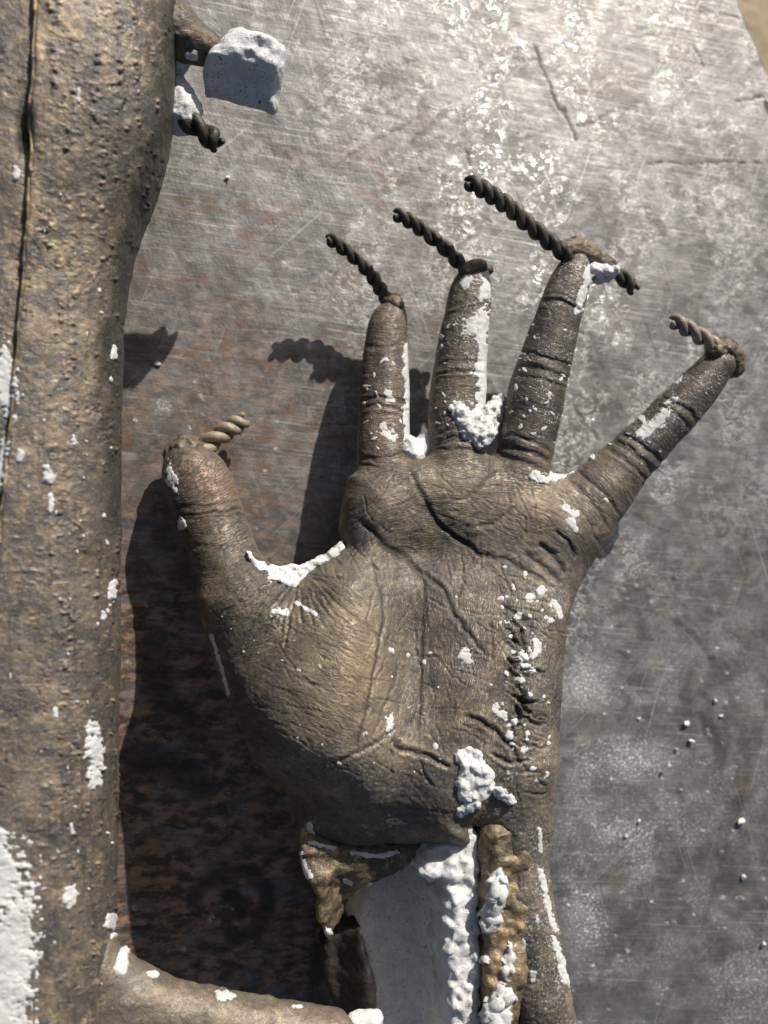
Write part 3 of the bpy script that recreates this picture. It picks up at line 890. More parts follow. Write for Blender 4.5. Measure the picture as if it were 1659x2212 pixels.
# plaster films in the crook of the thumb and between middle and ring finger
def web_top(a, b):
    q = np.stack(np.broadcast_arrays(a, b, 0.0 * a), -1)
    return ZC(a, b) + np.interp(b, [1000, 1500], [.012, .015]) - .0048 + .0012 * (fbm2(a / 9, b / 9, 51, 3) - .5) * 2 + .003 * sstep(1225, 1262, b)
region('plaster_web', [(516, 1254), (542, 1232), (534, 1186), (546, 1200), (560, 1211), (580, 1219), (604, 1223), (640, 1221), (672, 1212), (704, 1196), (738, 1170), (749, 1182), (735, 1200), (702, 1216), (684, 1226), (662, 1240), (646, 1256), (632, 1272), (612, 1266), (590, 1256), (560, 1254), (535, 1260)],
       lambda a, b: .044, web_top, .009, PLASTER, HAND, .0016, h=.0006, rough=.0007, nsc=.0035, seed=21, torn=5, fine=.0006)['label'] = 'white plaster film bridging thumb and index finger'
wpoly = [(980, 886), (986, 872), (1000, 880), (1020, 892), (1042, 888), (1060, 870), (1082, 850), (1086, 872), (1076, 902), (1066, 934), (1050, 958), (1032, 962), (1008, 952), (1000, 932), (990, 908)]
sph = []
for a in range(980, 1092, 9):
    for b in range(846, 968, 9):
        a_, b_ = a + random.uniform(-3, 3), b + random.uniform(-3, 3)
        dd = float(poly_sdf(np.array([a_]), np.array([b_]), wpoly)[0])
        if dd < 2:
            q, nn = hit(a_, b_)
            zz = .0435 + .004 * sstep(900, 950, b_) - .0065 * float(sstep(1045, 1085, a_)) + random.uniform(-.0012, .0012)
            if q is not None and q[2] > zz - .002: zz = q[2] - .0006
            sph.append(tuple(P(a_, b_, zz)) + (random.uniform(.0018, .0030) * (1 if dd < -8 else .65),))
lump('plaster_web', sph, PLASTER, HAND, .0005, .60, .0016, 7, .0008)['label'] = 'granular white plaster lump between middle and ring finger'
# gold rough strip of the broken edge
strip_top = lambda a, b: .0815 + (b - 1750) * 1.0e-5 + .003 * (fbm2(a / 45, b / 60, 31, 3) - .5) * 2 - .004 * sstep(1060, 1030, a) - .010 * sstep(1810, 1735, b)
strip = region('torn_edge', [(1040, 1750), (1090, 1735), (1138, 1745), (1140, 1830), (1136, 1900), (1132, 2000), (1118, 2100), (1105, 2200), (1100, 2330), (1036, 2330), (1034, 2200), (1030, 2100), (1038, 2010), (1034, 1930), (1030, 1860), (1036, 1800)],
               lambda a, b: .074, strip_top, .022, ROUGH_BRONZE, HAND, .004, rough=.0014, nsc=.007, seed=2, torn=5, fine=.0007)
strip['label'] = 'rough golden strip along the broken forearm edge'
# plaster core: smooth hollow floor, and a lumpy bank beside the bronze
core_top = lambda a, b: .0330 + .030 * sstep(880, 985, a) + (b - 1850) * 2.2e-5 + .004 * sstep(1900, 1780, b) + .004 * sstep(840, 780, a)
core = region('plaster_core', [(765, 2000), (775, 1955), (800, 1915), (820, 1790), (900, 1770), (1000, 1770), (1045, 1790), (1045, 2330), (700, 2330), (720, 2215), (805, 2175), (800, 2150), (795, 2090), (780, 2050)],
              lambda a, b: .036, core_top, .025, PLASTER_CORE, HAND, .003, rough=.0011, nsc=.008, seed=3, torn=6)
core['label'] = 'smooth grey white plaster core exposed inside the forearm'
bank_top = lambda a, b: .075 + (b - 1850) * 1.0e-5 + .0022 * (fbm2(a / 22, b / 22, 33, 3) - .5) * 2 - .006 * sstep(1890, 1830, b) * sstep(985, 940, a)
bank = region('plaster_bank', [(985, 1812), (1000, 1770), (1018, 1775), (1034, 1815), (1036, 1880), (1032, 1960), (1036, 2050), (1030, 2130), (1045, 2330), (968, 2330), (975, 2240), (960, 2180), (962, 2100), (948, 2060), (956, 2000), (952, 1950), (960, 1930), (952, 1895), (930, 1905), (905, 1890), (940, 1840), (955, 1815)],
              lambda a, b: .072, bank_top, .026, PLASTER, HAND, .0035, rough=.0014, nsc=.005, seed=4, torn=7, fine=.0005)
bank['label'] = 'lumpy white plaster bank beside the golden edge'
region('plaster_bank', [(735, 2235), (760, 2202), (800, 2186), (828, 2190), (836, 2240), (830, 2330), (720, 2330)], lambda a, b: .064, lambda a, b: .066 + 0 * a, .010, PLASTER, HAND, .004, rough=.001, nsc=.006, seed=5, torn=6)
# near-black inner wall left of the core
region('dark_wall', [(712, 2030), (735, 2010), (772, 1990), (785, 2050), (802, 2110), (806, 2175), (760, 2195), (742, 2210), (715, 2160), (702, 2110), (700, 2060)], lambda a, b: .040, lambda a, b: .040 + .012 * sstep(720, 800, a), .02, DARK_WALL_MAT, HAND, .003, rough=.0009, nsc=.006, seed=6, torn=5)
# the curled flap of bronze at the wrist
def flap_top(a, b):
    t = sstep(1800, 2030, b)
    return .0590 - .010 * t + .0065 * np.exp(-((a - 690) / 40) ** 2) * sstep(1850, 1910, b) - .006 * np.exp(-((a - 745) / 26) ** 2) * sstep(1880, 1930, b) - .004 * sstep(1850, 1800, b)
flap = region('torn_flap', [(648, 1795), (652, 1860), (664, 1895), (682, 1935), (688, 1985), (700, 2018), (715, 2032), (735, 2022), (752, 1995), (765, 1960), (785, 1930), (812, 1912), (850, 1890), (885, 1868), (920, 1848), (960, 1828), (1000, 1812), (1000, 1780), (900, 1770), (800, 1770), (700, 1770)],
              lambda a, b: .056, flap_top, .0045, ROUGH_BRONZE, HAND, .002, rough=.0009, nsc=.006, seed=7, torn=4, fine=.0006)
flap['label'] = 'curled golden bronze flap torn open below the palm'

CACHE = {}
def patches_on(obj, blobs, hgt, parent, seed=0, name='plaster_patch', stuff=False, rough=.8, sc=10.0):
    if obj.name not in CACHE:
        V, N, F = arrays(obj.data); CACHE[obj.name] = (V, N, F) + tuple(proj(V))
    V, N, F, a, b = CACHE[obj.name]
    return shell(name, np.where(N[:, 2] > -.3, blob_field(a, b, blobs, seed, rough, sc), -5), V, N, F, hgt, parent, seed=seed, stuff=stuff)


for i, (bl, hg) in enumerate([([([(1075, 1900), (1072, 1950), (1058, 1985)], 18), (1060, 1990, 26, 22, 0)], .003), ([(1098, 2080, 14, 42, 10)], .002), ([([(1070, 2190), (1085, 2150), (1075, 2230)], 24)], .003), ([(1075, 1860, 8, 9, 0)], .0012), ([(1048, 2075, 10, 9, 0)], .0015), ([(1112, 1790, 6, 8, 0), (1130, 1765, 6, 12, 20)], .001)]):
    patches_on(strip, bl, hg, HAND, 40 + i)
for i, (bl, hg) in enumerate([([([(652, 1845), (656, 1870), (668, 1893)], 8)], .0007), ([([(770, 1975), (745, 2005), (722, 2028)], 8)], .0009), ([(705, 2015, 14, 17, 20)], .0009), ([([(670, 1820), (720, 1832)], 6)], .0006), ([([(760, 1842), (820, 1850), (860, 1840)], 6)], .0006), ([([(880, 1810), (940, 1805)], 6)], .0006), ([(752, 1905, 14, 7, 30)], .0006), ([([(800, 1912), (770, 1945)], 7)], .0008)]):
    patches_on(flap, bl, hg, HAND, 50 + i)

# ------------------------------------------------------------------ the large bronze limb on the left
LIMB = empty('bronze_limb', P(60, 1100, 0), 'large seamed bronze limb casting along the left edge of the plate', 'sculpture limb')
EDGE = [(-260, 388), (0, 386), (100, 382), (250, 375), (330, 360), (400, 342), (470, 312), (540, 288), (650, 266), (800, 261), (1100, 258), (1600, 254), (1900, 249), (2212, 243), (2500, 238)]
ys = np.arange(-260, 2480, 4.2); NP = 150
zE = .066
rows = []
th = np.linspace(-0.9, math.pi * .93, NP)
ex = np.interp(ys, [e[0] for e in EDGE], [e[1] for e in EDGE])
from_edge = np.array([P(a, b, zE) for a, b in zip(ex, ys)])
from_edge[:, 0] = np.convolve(np.pad(from_edge[:, 0], 12, 'edge'), np.ones(25) / 25, 'valid')
Rw = np.interp(ys, [-260, 300, 640, 2500], [.062, .060, .048, .050]); Rz = np.interp(ys, [-260, 300, 640, 2500], [.040, .040, .034, .036])
LV = np.zeros((len(ys), NP, 3))
ct, st = np.cos(th), np.sin(th)
sq = lambda v: np.sign(v) * np.abs(v) ** .72
LV[:, :, 0] = from_edge[:, 0][:, None] - Rw[:, None] + Rw[:, None] * sq(ct)[None, :]
LV[:, :, 1] = from_edge[:, 1][:, None]
LV[:, :, 2] = zE - .004 + Rz[:, None] * sq(st)[None, :]
V = LV.reshape(-1, 3)
i, j = np.meshgrid(np.arange(len(ys) - 1), np.arange(NP - 1), indexing='ij')
F = np.stack([i * NP + j, (i + 1) * NP + j, (i + 1) * NP + j + 1, i * NP + j + 1], -1).reshape(-1, 4)
F = F[:, ::-1]
me = subdivided(make_mesh('limb_body', V, F))
V, N, F = arrays(me)
if N[:, 2].mean() < 0:
    F = F[:, ::-1]; N = -N
a, b = proj(V)
SEAM = [(78, -200), (76, 0), (72, 150), (64, 215), (66, 260), (68, 330), (62, 420), (50, 600), (38, 740), (24, 900), (8, 1060), (-10, 1250), (-40, 1700), (-60, 2300)]
sx = np.interp(b, [p[1] for p in SEAM], [p[0] for p in SEAM])
d = a - sx
disp = (fbm3(V / .010, 600, 3) - .5) * .0010 + (fbm3(V / .0020, 604, 3) - .5) * .0003
disp += -.0022 * sstep(2, -6, d) * sstep(.2, .5, N[:, 2]) - .004 * np.exp(-((a - 52) / 14) ** 2 - ((b - 285) / 55) ** 2)
# rows of cast nodules running down the limb
nod = np.zeros(len(V))
vr = np.array([(q, random.uniform(-20, 20)) for q in (110, 135, 165, 195, 215, 250, 280, 300, 325, 345)])
lanes = np.zeros(len(V))
for lx, ph in vr:
    lanes = np.maximum(lanes, np.exp(-((a - lx - 8 * np.sin(b / 90 + ph)) / 6.5) ** 2) * sstep(.50, .66, fbm2(b / 34 + ph, 0 * b + lx, 610, 3)))
pim = sstep(.64, .78, fbm2(a / 10, b / 9, 615, 2))
nod = lanes * (.35 + pim) + .35 * pim * sstep(.45, .66, fbm2(a / 70, b / 120, 616, 2))
disp += .0008 * np.clip(nod, 0, 1.2) - .0004 * sstep(.74, .82, fbm2(a / 7, b / 9, 634, 2)) * sstep(.45, .65, fbm2(a / 50, b / 90, 636, 2))
V = V + N * disp[:, None]
lm = make_mesh('limb_body', V, F)
soot_shade = .85 * sstep(60, 20, np.interp(b, [e[0] for e in EDGE], [e[1] for e in EDGE]) - a + 25 * (fbm2(a / 30, b / 60, 620, 3) - .5) * 2) * sstep(1200, 1050, b) + .45 * np.exp(-((a - 240) / 110) ** 2 - ((b - 330) / 110) ** 2)
soot_shade = np.clip(soot_shade + .3 * sstep(.5, .7, fbm2(a / 50, b / 90, 621, 3)), 0, 1)
burn_highlight = .55 * sstep(.42, .62, fbm2(a / 28, b / 36, 622, 3)) * np.exp(-((a - 120) / 95) ** 2) * (.35 + .65 * np.exp(-((b - 520) / 260) ** 2)) + .45 * pim * sstep(.45, .6, fbm2(a / 60, b / 60, 623, 2))
strk = sstep(.60, .70, fbm2(a / 7, b / 110, 630, 3)) * sstep(.42, .6, fbm2(a / 60, b / 140, 632, 2))
pits = sstep(.74, .82, fbm2(a / 7, b / 9, 634, 2)) * sstep(.45, .65, fbm2(a / 50, b / 90, 636, 2))
set_attr(lm, 'groove', .40 * strk + .5 * pits + .95 * np.exp(-((d + 5) / 4.0) ** 2) * sstep(.2, .5, N[:, 2]) + .7 * np.exp(-((a - 52) / 13) ** 2 - ((b - 290) / 50) ** 2))
set_attr(lm, 'burnish_highlight', np.clip(burn_highlight * (1 - soot_shade) * 1.25, 0, .85)); set_attr(lm, 'soot_shade', soot_shade); set_attr(lm, 'dusty', np.full(len(V), .10))
limb = link('limb_body', lm, LIMB_MAT, LIMB)
limb['label'] = 'mottled bronze limb body with rows of small nodules'
limb_bvh = BVHTree.FromPolygons(V.tolist(), F.tolist())
# raised casting seam
pts = []
for yy in np.arange(-150, 1180, 7.0):
    xx = np.interp(yy, [p[1] for p in SEAM], [p[0] for p in SEAM]) + 1.5 * math.sin(yy / 23)
    p, n = hit(xx, yy, limb_bvh)
    if p is not None: pts.append(p)
pts = np.array(pts)
K = 6; ring = []
for q, p in enumerate(pts):
    r = .0007 * (.6 + .7 * float(noise2(np.array([q / 3.0]), np.array([0.0]), 33)[0]))
    for k in range(K):
        an = 2 * math.pi * k / K
        ring.append(p + np.array([math.cos(an) * r, 0, math.sin(an) * r * 1.5]))
i, j = np.meshgrid(np.arange(len(pts) - 1), np.arange(K), indexing='ij')
F4 = np.stack([i * K + j, i * K + (j + 1) % K, (i + 1) * K + (j + 1) % K, (i + 1) * K + j], -1).reshape(-1, 4)
link('casting_seam', make_mesh('casting_seam', np.array(ring), F4), ROUGH_BRONZE, LIMB)
# side branch in the lower left
br_top = lambda a, b: .080 - .003 * sstep(60, 0, b - np.interp(a, [200, 250, 300, 400, 520, 640, 760, 900], [1960, 2010, 2062, 2108, 2137, 2155, 2172, 2190]))
branch = region('limb_branch', [(150, 2020), (236, 2016), (262, 2056), (300, 2086), (350, 2112), (400, 2130), (520, 2158), (640, 2176), (745, 2192), (770, 2220), (770, 2330), (150, 2330)], lambda a, b: .072, br_top, .020, LIMB_MAT, LIMB, .009, h=.0009, rough=.0009, nsc=.006, seed=9, attrs={'burnish_highlight': .15, 'dusty': .15})
branch['label'] = 'smooth bronze side branch crossing the lower left corner'
for k, (bl, hg) in enumerate([([(14, 2120, 58, 260, 6), (0, 1900, 34, 90, 0)], .0006), ([(10, 830, 26, 75, 0)], .001), ([(4, 1010, 12, 70, 8)], .001), ([(203, 1625, 20, 62, -4), (206, 1680, 14, 26, 0)], .0007),
                               ([(150, 1937, 17, 25, 8)], .0006), ([(104, 1033, 15, 15, 0), (104, 1015, 9, 20, 0)], .0009), ([(43, 985, 9, 13, 0)], .0006), ([(160, 950, 7, 14, 0)], .0006), ([(242, 1280, 9, 24, 10)], .0006),
                               ([(110, 1085, 6, 30, 0)], .0005), ([(120, 1540, 6, 14, 0)], .0005), ([(36, 375, 8, 22, 0)], .0006), ([(155, 1790, 5, 14, 0)], .0005), ([(225, 1330, 6, 9, 0)], .0005), ([(245, 762, 7, 14, 0)], .0006), ([(170, 207, 5, 16, 0)], .0006), ([(240, 1990, 12, 20, 0)], .0005), ([(60, 1955, 10, 20, 0)], .0006)]):
    patches_on(limb, bl, hg, LIMB, 60 + k)
small = [(random.uniform(20, 250), random.uniform(300, 2150), random.uniform(2, 4), random.uniform(3, 8), random.uniform(-20, 20)) for _ in range(70)]
patches_on(limb, small, .0005, LIMB, 80, 'plaster_flecks', True, .4, 5)
for k, (bl, hg) in enumerate([([(270, 2000, 20, 32, 30), (285, 2035, 14, 30, 30)], .0014), ([(262, 2085, 14, 30, 10)], .001), ([(485, 2150, 20, 12, 10)], .0006), ([(330, 2105, 12, 8, 0)], .0006), ([(640, 2175, 14, 6, 0), (590, 2165, 8, 5, 0)], .0005)]):
    patches_on(branch, bl, hg, LIMB, 90 + k)
# the sprue stub, its plaster and the block of investment still stuck on it
lump('sprue_stub', [tuple(P(x_, y_, z_)) + (r_,) for x_, y_, r_, z_ in [(365, 60, .010, .066), (385, 78, .007, .066), (405, 88, .0052, .066), (425, 96, .0042, .066), (445, 104, .0040, .066), (465, 112, .0042, .066)]], BEAD_MAT, LIMB, .0008, .12, .003, 21, .006)
lump('plaster_lump', [tuple(P(x_, y_, z_)) + (r_,) for x_, y_, r_, z_ in [(383, 105, .0042, .064), (390, 122, .004, .062), (382, 145, .0035, .06), (415, 112, .0032, .068)]], PLASTER, LIMB, .0007, .3, .003, 22)
lump('plaster_lump', [tuple(P(x_, y_, z_)) + (r_,) for x_, y_, r_, z_ in [(378, 180, .004, .058), (384, 205, .0055, .058), (390, 228, .0065, .058), (398, 246, .0065, .058), (384, 255, .006, .057), (405, 235, .005, .058), (376, 235, .006, .057), (374, 268, .004, .056)]], PLASTER, LIMB, .0007, .25, .003, 23)
twisted_rod([(398, 258, .060), (440, 280, .060), (474, 314, .060)], .0043, LIMB, ROD_MAT, .0098, 'dark twisted rod end below the plaster block', 1.2)
blk = [(437, 150), (452, 122), (470, 108), (495, 76), (520, 72), (545, 82), (580, 92), (614, 98), (620, 112), (612, 170), (606, 205), (596, 219), (570, 210), (520, 196), (470, 182), (444, 180), (442, 165)]
def blk_top(a, b):
    t = b - (112 + (a - 440) * .16)
    return .0735 + .0016 * (fbm2(a / 30, b / 26, 41, 3) - .5) * 2 * sstep(20, -10, t) - .012 * sstep(-5, 78, t) - .006 * sstep(585, 622, a)
block = region('investment_block', blk, lambda a, b: .066, blk_top, .009, PLASTER_BLOCK, LIMB, .0036, h=.0007, rough=.0003, nsc=.004, seed=12, torn=1.5)
block['label'] = 'pitted white block of casting plaster stuck on the stub'

# ------------------------------------------------------------------ steel plate and ground beyond it
def table_mat():
    n = NT('ground_steel')
    streak = n.noise(160, 5, 0.65, stretch=(0.22, 1.0, 1.0), rot=math.radians(6))
    scr1 = n.noise(900, 3, 0.6, stretch=(0.035, 1.0, 1.0), rot=math.radians(4))
    scr2 = n.noise(800, 3, 0.6, stretch=(1.0, 0.05, 1.0), rot=math.radians(-18))
    big = n.noise(28, 5, 0.6)
    med = n.noise(120, 5, 0.65, dist=0.6)
    fine = n.noise(1100, 3, 0.6)
    blot = n.noise(75, 6, 0.7, dist=1.2)
    c = n.mix(n.ramp(big, 0.38, 0.62), (0.135, 0.129, 0.122), (0.20, 0.195, 0.188))
    c = n.mix(n.math('MULTIPLY', n.ramp(blot, 0.46, 0.64), 0.40), c, (0.33, 0.322, 0.31))
    c = n.mix(n.math('MULTIPLY', n.ramp(med, 0.50, 0.64), 0.30), c, (0.40, 0.39, 0.375))
    c = n.mix(n.math('MULTIPLY', n.ramp(streak, 0.50, 0.68), 0.22), c, (0.070, 0.062, 0.056))
    c = n.mix(n.math('MULTIPLY', n.ramp(scr1, 0.56, 0.66), 0.30), c, (0.45, 0.44, 0.42))
    c = n.mix(n.math('MULTIPLY', n.ramp(n.noise(260, 4, 0.7), 0.56, 0.72), 0.45), c, (0.065, 0.057, 0.052))
    st = n.math('MULTIPLY', n.attr('stain_shade'), n.ramp(n.noise(95, 6, 0.72, stretch=(0.6, 1, 1), dist=0.7), 0.34, 0.52))
    c = n.mix(st, c, n.mix(n.ramp(n.noise(210, 5, 0.7, stretch=(0.5, 1, 1)), 0.42, 0.62), (0.048, 0.035, 0.027), (0.27, 0.175, 0.115)))  # brown staining, its dark tone also deepens the hand's shadow
    for sc_, st_, ro_, th_ in ((1000, (0.012, 1, 1), 0.12, 0.66), (900, (0.014, 1, 1), 1.9, 0.69), (1100, (0.012, 1, 1), -0.75, 0.69), (800, (0.010, 1, 1), 1.25, 0.70)):
        sq_ = n.noise(sc_, 2, 0.5, stretch=st_, rot=ro_)
        c = n.mix(n.math('MULTIPLY', n.math('MULTIPLY', n.ramp(sq_, th_, th_ + 0.06), n.math('SUBTRACT', 1.0, n.attr('stain_shade'))), 0.5), c, (0.52, 0.51, 0.49))
        c = n.mix(n.math('MULTIPLY', n.ramp(sq_, 1 - th_, 0.95 - th_), 0.45), c, (0.06, 0.053, 0.048))
    shard = n.math('MULTIPLY', n.ramp(n.noise(230, 6, 0.75, dist=1.0), 0.49, 0.56), n.math('MULTIPLY', n.ramp(n.noise(38, 4, 0.6, stretch=(1.0, 0.6, 1.0), rot=0.5), 0.44, 0.60), n.attr('glare_band')))
    c = n.mix(n.math('MULTIPLY', shard, 0.9), c, (0.80, 0.79, 0.755))  # broken sun glare painted pale along the band
    rust = n.math('MULTIPLY', n.math('MULTIPLY', n.attr('rust'), n.ramp(n.noise(230, 5, 0.7, stretch=(0.5, 1, 1)), 0.45, 0.62)), 0.75)
    c = n.mix(rust, c, (0.135, 0.075, 0.042))
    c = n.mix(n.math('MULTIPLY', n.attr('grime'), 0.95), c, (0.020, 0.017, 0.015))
    dust = n.math('MULTIPLY', n.attr('dust'), n.math('MAXIMUM', n.math('MULTIPLY', n.ramp(n.noise(1900, 4, 0.8), 0.40, 0.60), 0.45), n.ramp(n.noise(750, 4, 0.75), 0.54, 0.60)))
    c = n.mix(dust, c, (0.66, 0.66, 0.66))
    met = n.math('SUBTRACT', 0.72, n.math('MAXIMUM', n.math('MULTIPLY', dust, 0.7), n.math('MULTIPLY', n.math('MAXIMUM', rust, st), 0.6)))
    r = n.ramp(n.noise(90, 5, 0.7, dist=0.8), 0.36, 0.64, 0.43, 0.58)
    r = n.math('SUBTRACT', r, n.math('MULTIPLY', shard, 0.31))
    r = n.math('ADD', r, n.math('MULTIPLY', dust, 0.3))
    nb = n.bump(n.noise(420, 5, 0.7), 0.00010, 1.0)
    nb = n.bump(scr1, 0.00007, 1.0, nb)
    nb = n.bump(scr2, 0.00006, 1.0, nb)
    nb = n.bump(n.math('MULTIPLY', n.noise(800, 3, 0.6), n.math('ADD', shard, 0.15)), 0.00032, 1.0, nb)
    nb = n.bump(fine, 0.00010, 1.0, nb)
    return n.out(Base_Color=c, Metallic=met, Roughness=r, Normal=nb)


e0, e1 = P(1595, 0, 0)[:2], P(1659, 152, 0)[:2]
sl = (e1[0] - e0[0]) / (e1[1] - e0[1])
y0, y1 = P(800, 2400, 0)[1] - .03, P(800, -260, 0)[1] + .02
stp = .0009
yy = np.arange(y0, y1, stp); uu = np.concatenate([[0, .0012], np.arange(.002, .52, stp)])
Yg, Ug = np.meshgrid(yy, uu, indexing='ij')
nick = .0012 * (fbm2(yy / .012, yy * 0, 700, 3) - .5)
Xg = e0[0] + (Yg - e0[1]) * sl - Ug + nick[:, None] * np.exp(-Ug / .004)
a, b = proj(np.stack([Xg, Yg, 0 * Xg], -1))
Zg = (fbm2(a / 120, b / 120, 701, 3) - .5) * .0006 + (fbm2(a / 16, b / 16, 702, 3) - .5) * .00018
Zg -= .0012 * np.exp(-Ug / .0011)
af, bf = a.ravel(), b.ravel()
grime = np.zeros(len(af)); cut = np.zeros(len(af))
MARKS = [([(1160, 105), (1172, 150), (1192, 200), (1212, 232), (1228, 262), (1242, 300)], 7, .8), ([(1005, 330), (1018, 356)], 7, .7), ([(1385, 352), (1500, 350), (1700, 350)], 3.0, .9), ([(1105, 128), (1160, 132)], 5, .6),
         ([(1250, 272), (1285, 262), (1312, 248)], 6, .7), ([(1590, 218), (1620, 212), (1700, 205)], 6, .8), ([(1500, 105), (1522, 145)], 5, .7), ([(1510, 22), (1560, 35), (1600, 40)], 5, .6), ([(1370, 80), (1440, 75)], 4, .5),
         ([(745, 340), (800, 310), (850, 280), (905, 250)], 6, .55), ([(895, 300), (925, 280), (958, 242)], 10, .5), ([(800, 155), (850, 140), (905, 130)], 6, .5), ([(700, 230), (735, 195)], 7, .4),
         ([(1240, 878), (1262, 910), (1290, 945)], 7, .7), ([(1335, 1000), (1350, 1060)], 8, .6), ([(1395, 700), (1420, 770)], 6, .4), ([(1300, 570), (1330, 480)], 9, .35), ([(1500, 430), (1515, 470), (1530, 540)], 8, .4), ([(1400, 450), (1430, 500)], 12, .4),
         ([(1460, 1340), (1500, 1370), (1540, 1420)], 9, .5), ([(1530, 1560), (1560, 1640), (1550, 1700)], 18, .5), ([(1470, 1690), (1475, 1810)], 9, .45), ([(1250, 1240), (1275, 1300)], 12, .35), ([(1400, 1560), (1380, 1600)], 20, .3),
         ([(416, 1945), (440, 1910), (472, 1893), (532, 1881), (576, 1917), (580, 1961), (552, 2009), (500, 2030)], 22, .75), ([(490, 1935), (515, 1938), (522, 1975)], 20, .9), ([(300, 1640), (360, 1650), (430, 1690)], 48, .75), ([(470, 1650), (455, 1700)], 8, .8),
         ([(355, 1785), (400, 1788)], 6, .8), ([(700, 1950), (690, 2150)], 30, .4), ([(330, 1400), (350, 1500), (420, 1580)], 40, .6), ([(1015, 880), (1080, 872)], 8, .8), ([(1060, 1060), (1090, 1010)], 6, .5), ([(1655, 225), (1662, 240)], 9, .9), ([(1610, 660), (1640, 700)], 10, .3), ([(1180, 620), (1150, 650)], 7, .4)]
for _ in range(150):
    xx, yy_ = random.uniform(280, 1659), random.uniform(0, 2212); an = random.gauss(-.35, .7); L = random.uniform(12, 60)
    MARKS.append(([(xx, yy_), (xx + L * math.cos(an), yy_ + L * math.sin(an))], random.uniform(2, 5), random.uniform(.2, .55)))
aw = af + 6 * (fbm2(af / 18, bf / 18, 710, 2) - .5) * 2; bw = bf + 6 * (fbm2(af / 18, bf / 18, 712, 2) - .5) * 2
for ln, w, s in MARKS:
    m = np.where((af > min(p[0] for p in ln) - 3 * w) & (af < max(p[0] for p in ln) + 3 * w) & (bf > min(p[1] for p in ln) - 3 * w) & (bf < max(p[1] for p in ln) + 3 * w))[0]
    if not len(m): continue
    d, arc, _ = seg_dist(aw[m], bw[m], ln)
    if w < 9: w = w * .62
    v = s * sstep(w * 1.15, w * .4, d)
    grime[m] = np.maximum(grime[m], v); 
    if w < 9: cut[m] = np.maximum(cut[m], v)
Zg -= (cut * .00016).reshape(Zg.shape)
rust = .95 * sstep(.50, .66, fbm2(af / 90, bf / 55, 720, 4)) * sstep(1150, 650, af) * sstep(1500, 1100, bf) * sstep(180, 480, bf) + .25 * sstep(.55, .7, fbm2(af / 50, bf / 50, 724, 3))
rust += .9 * np.exp(-((af - 700) / 45) ** 2 - ((bf - 930) / 60) ** 2) + .9 * np.exp(-((af - 560) / 90) ** 2 - ((bf - 950) / 40) ** 2) + .8 * np.exp(-((af - 1318 + (bf - 690) * .35) / 8) ** 2 - ((bf - 690) / 28) ** 2) + .5 * sstep(1250, 1500, bf) * sstep(760, 660, af) * sstep(.4, .6, fbm2(af / 60, bf / 40, 726, 3))
pd_ = seg_dist(af, bf, [(1060, -100), (1140, 180), (1110, 430), (1250, 700), (1340, 900), (1240, 1350)])[0]
glare_band = np.clip(.30 * sstep(1600, 900, bf) * sstep(500, 900, af) + 1.0 * np.exp(-(pd_ / 120) ** 2), 0, 1) * (1 - .5 * sstep(1000, 1600, bf))  # where the painted glare and smoother metal go
stain_shade = np.clip(.55 * sstep(900, 450, af) * sstep(350, 900, bf) + .75 * sstep(820, 660, af) * sstep(1150, 1450, bf) + (.05 + .22 * sstep(.45, .7, fbm2(af / 80, bf / 60, 741, 3))) * sstep(900, 1600, bf), 0, 1)  # staining on the left, strengthened to darken the hand's shadow area
dust = 1.2 * np.exp(-((af - 1262) / 52) ** 2 - ((bf - 1478) / 50) ** 2) + .85 * np.exp(-((af - 1360) / 130) ** 2 - ((bf - 1640) / 50) ** 2) + .85 * np.exp(-((af - 1268) / 45) ** 2 - ((bf - 2010) / 60) ** 2) + .6 * np.exp(-((af - 1255) / 40) ** 2 - ((bf - 1945) / 40) ** 2) + .5 * np.exp(-((af - 1350) / 120) ** 2 - ((bf - 1800) / 90) ** 2) + .9 * np.exp(-((af - 352) / 20) ** 2 - ((bf - 876) / 16) ** 2)
dust += .5 * np.exp(-((af - 1620) / 90) ** 2 - ((bf - 2180) / 110) ** 2) + .35 * sstep(1250, 1500, bf) * sstep(1150, 1250, af) * sstep(.45, .65, fbm2(af / 60, bf / 60, 731, 3))
# separate specks of dust, thicker to the lower right
spk = np.zeros(len(af))
for _ in range(900):
    xx, yy_ = random.uniform(260, 1700), random.uniform(200, 2212)
    if random.random() > (.15 + .85 * (xx > 1180) * min(1, max(0, (yy_ - 1150) / 500))): continue
    r = random.uniform(1.5, 4.2)
    m = np.where((np.abs(af - xx) < 8) & (np.abs(bf - yy_) < 8))[0]
    spk[m] = np.maximum(spk[m], sstep(r + 1.2, r - .6, np.hypot(af[m] - xx, bf[m] - yy_)))
dust = np.clip(np.maximum(dust, spk * 1.5), 0, 1.4)
Vt = np.stack([Xg, Yg, Zg], -1).reshape(-1, 3)
ny_, nu_ = Xg.shape
i, j = np.meshgrid(np.arange(ny_ - 1), np.arange(nu_ - 1), indexing='ij')
Ft = np.stack([i * nu_ + j, i * nu_ + j + 1, (i + 1) * nu_ + j + 1, (i + 1) * nu_ + j], -1).reshape(-1, 4)
nv = len(Vt)
drop = Vt.reshape(ny_, nu_, 3)[:, 0].copy(); drop[:, 2] = -.014
Vt = np.vstack([Vt, drop])
k = np.arange(ny_ - 1)
Fs = np.stack([k * nu_, (k + 1) * nu_, nv + k + 1, nv + k], 1)
Ft = np.vstack([Ft, Fs])
tm = make_mesh('steel_plate', Vt, Ft)
zed = np.zeros(ny_)
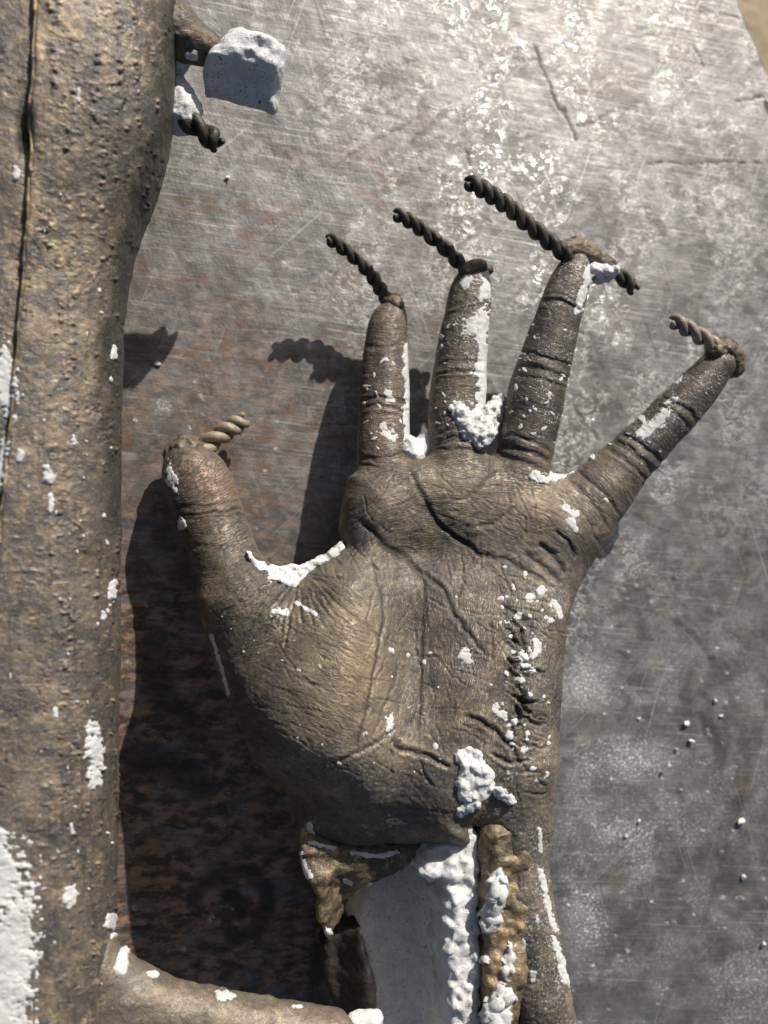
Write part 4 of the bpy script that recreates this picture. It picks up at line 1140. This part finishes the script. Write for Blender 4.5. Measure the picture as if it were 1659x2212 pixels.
set_attr(tm, 'rust', np.concatenate([np.clip(rust, 0, 1), zed + .4])); set_attr(tm, 'glare_band', np.concatenate([glare_band, zed])); set_attr(tm, 'stain_shade', np.concatenate([stain_shade, zed])); set_attr(tm, 'dust', np.concatenate([dust, zed])); set_attr(tm, 'grime', np.concatenate([np.clip(grime, 0, 1), zed + .3]))
NT_ = arrays(tm)[1]
if NT_[: nv, 2].mean() < 0:
    tm.flip_normals()
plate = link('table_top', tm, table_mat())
plate['kind'] = 'structure'; plate['label'] = 'scratched bare steel work plate with rust and white dust'

n = NT('dry_earth')
c = n.mix(n.ramp(n.noise(14, 5, 0.6), .35, .65), (0.34, 0.27, 0.18), (0.46, 0.37, 0.26))
gm = n.out(Base_Color=c, Roughness=0.95, Normal=n.bump(n.noise(60, 5, .65), .01))
gx = np.linspace(-6, 6, 60)
GX, GY = np.meshgrid(gx, gx, indexing='ij')
GZ = -.75 + .03 * (fbm2(GX * 1.5, GY * 1.5, 800, 3) - .5)
i, j = np.meshgrid(np.arange(59), np.arange(59), indexing='ij')
gme = make_mesh('ground', np.stack([GX, GY, GZ], -1).reshape(-1, 3), np.stack([i * 60 + j, (i + 1) * 60 + j, (i + 1) * 60 + j + 1, i * 60 + j + 1], -1).reshape(-1, 4))
ground = link('ground', gme, gm); ground['kind'] = 'structure'

# ------------------------------------------------------------------ loose crumbs of plaster on the plate
def crumb(px_, py_, r, label, seed, ell=1.2):
    bm = bmesh.new(); rng = random.Random(seed); an = rng.uniform(0, 3)
    for _ in range(16):
        q = Vector((rng.gauss(0, 1), rng.gauss(0, 1), rng.gauss(0, 1))).normalized() * r * rng.uniform(.7, 1.05)
        bm.verts.new((q.x * ell, q.y, q.z * .75))
    h_ = bmesh.ops.convex_hull(bm, input=bm.verts)
    bmesh.ops.delete(bm, geom=[g_ for g_ in h_['geom_interior'] if isinstance(g_, bmesh.types.BMVert)], context='VERTS')
    bmesh.ops.bevel(bm, geom=list(bm.edges), offset=r * .10, segments=1, affect='EDGES')
    bmesh.ops.rotate(bm, verts=bm.verts, cent=(0, 0, 0), matrix=Matrix.Rotation(an, 3, 'Z'))
    zmin = min(v.co.z for v in bm.verts)
    for v in bm.verts: v.co.z -= zmin
    me = bpy.data.meshes.new('plaster_crumb'); bm.to_mesh(me); bm.free()
    o = link('plaster_crumb', me, PLASTER)
    p = P(px_, py_, 0); o.location = (p[0], p[1], -.0001)
    o['label'] = label; o['category'] = 'plaster crumb'; o['group'] = 'plaster crumbs on the steel plate'


D = lambda X, Y: ((1500 + X / 1.7015) * .7373, (1700 + Y / 1.7015) * .7373)
CR = [(863, 715, .0019, 'white plaster crumb casting a shadow right of the palm, higher of a close pair'), (888, 803, .0018, 'round white plaster crumb right of the palm, lower of a close pair'), (1137, 1200, .0023, 'largest loose white plaster crumb, with a dark shadow, right of the wrist'),
      (1150, 1478, .0015, 'white plaster crumb below the largest crumb on the right'), (1010, 603, .0014, 'white plaster crumb highest right of the close pair'), (1040, 678, .0013, 'small white plaster crumb between pair and right edge'),
      (568, 1275, .0013, 'small white plaster crumb beside the forearm in dusty area'), (632, 688, .0012, 'tiny plaster crumb below the first dust patch'), (763, 912, .0013, 'plaster crumb at the edge of the middle dust patch'), (632, 1200, .0012, 'tiny plaster crumb above the forearm dust'),
      (1248, 1810, .0013, 'small plaster crumb near the lower right edge'), (815, 842, .0012, 'tiny plaster crumb left below the close pair')]
for k, (X, Y, r, lb) in enumerate(CR):
    q = D(X, Y); crumb(q[0], q[1], r, lb, k + 1)
crumb(492, 384, .0013, 'lone pale plaster crumb below the limb rod, upper left', 31)
crumb(342, 787, .0012, 'lone plaster crumb beside the round shadow near the limb', 32, 1.5)

# focus on the palm
pf, _ = hit(930, 1330)
cam_d.dof.focus_distance = float(-((pf - CAM) @ RM)[2])
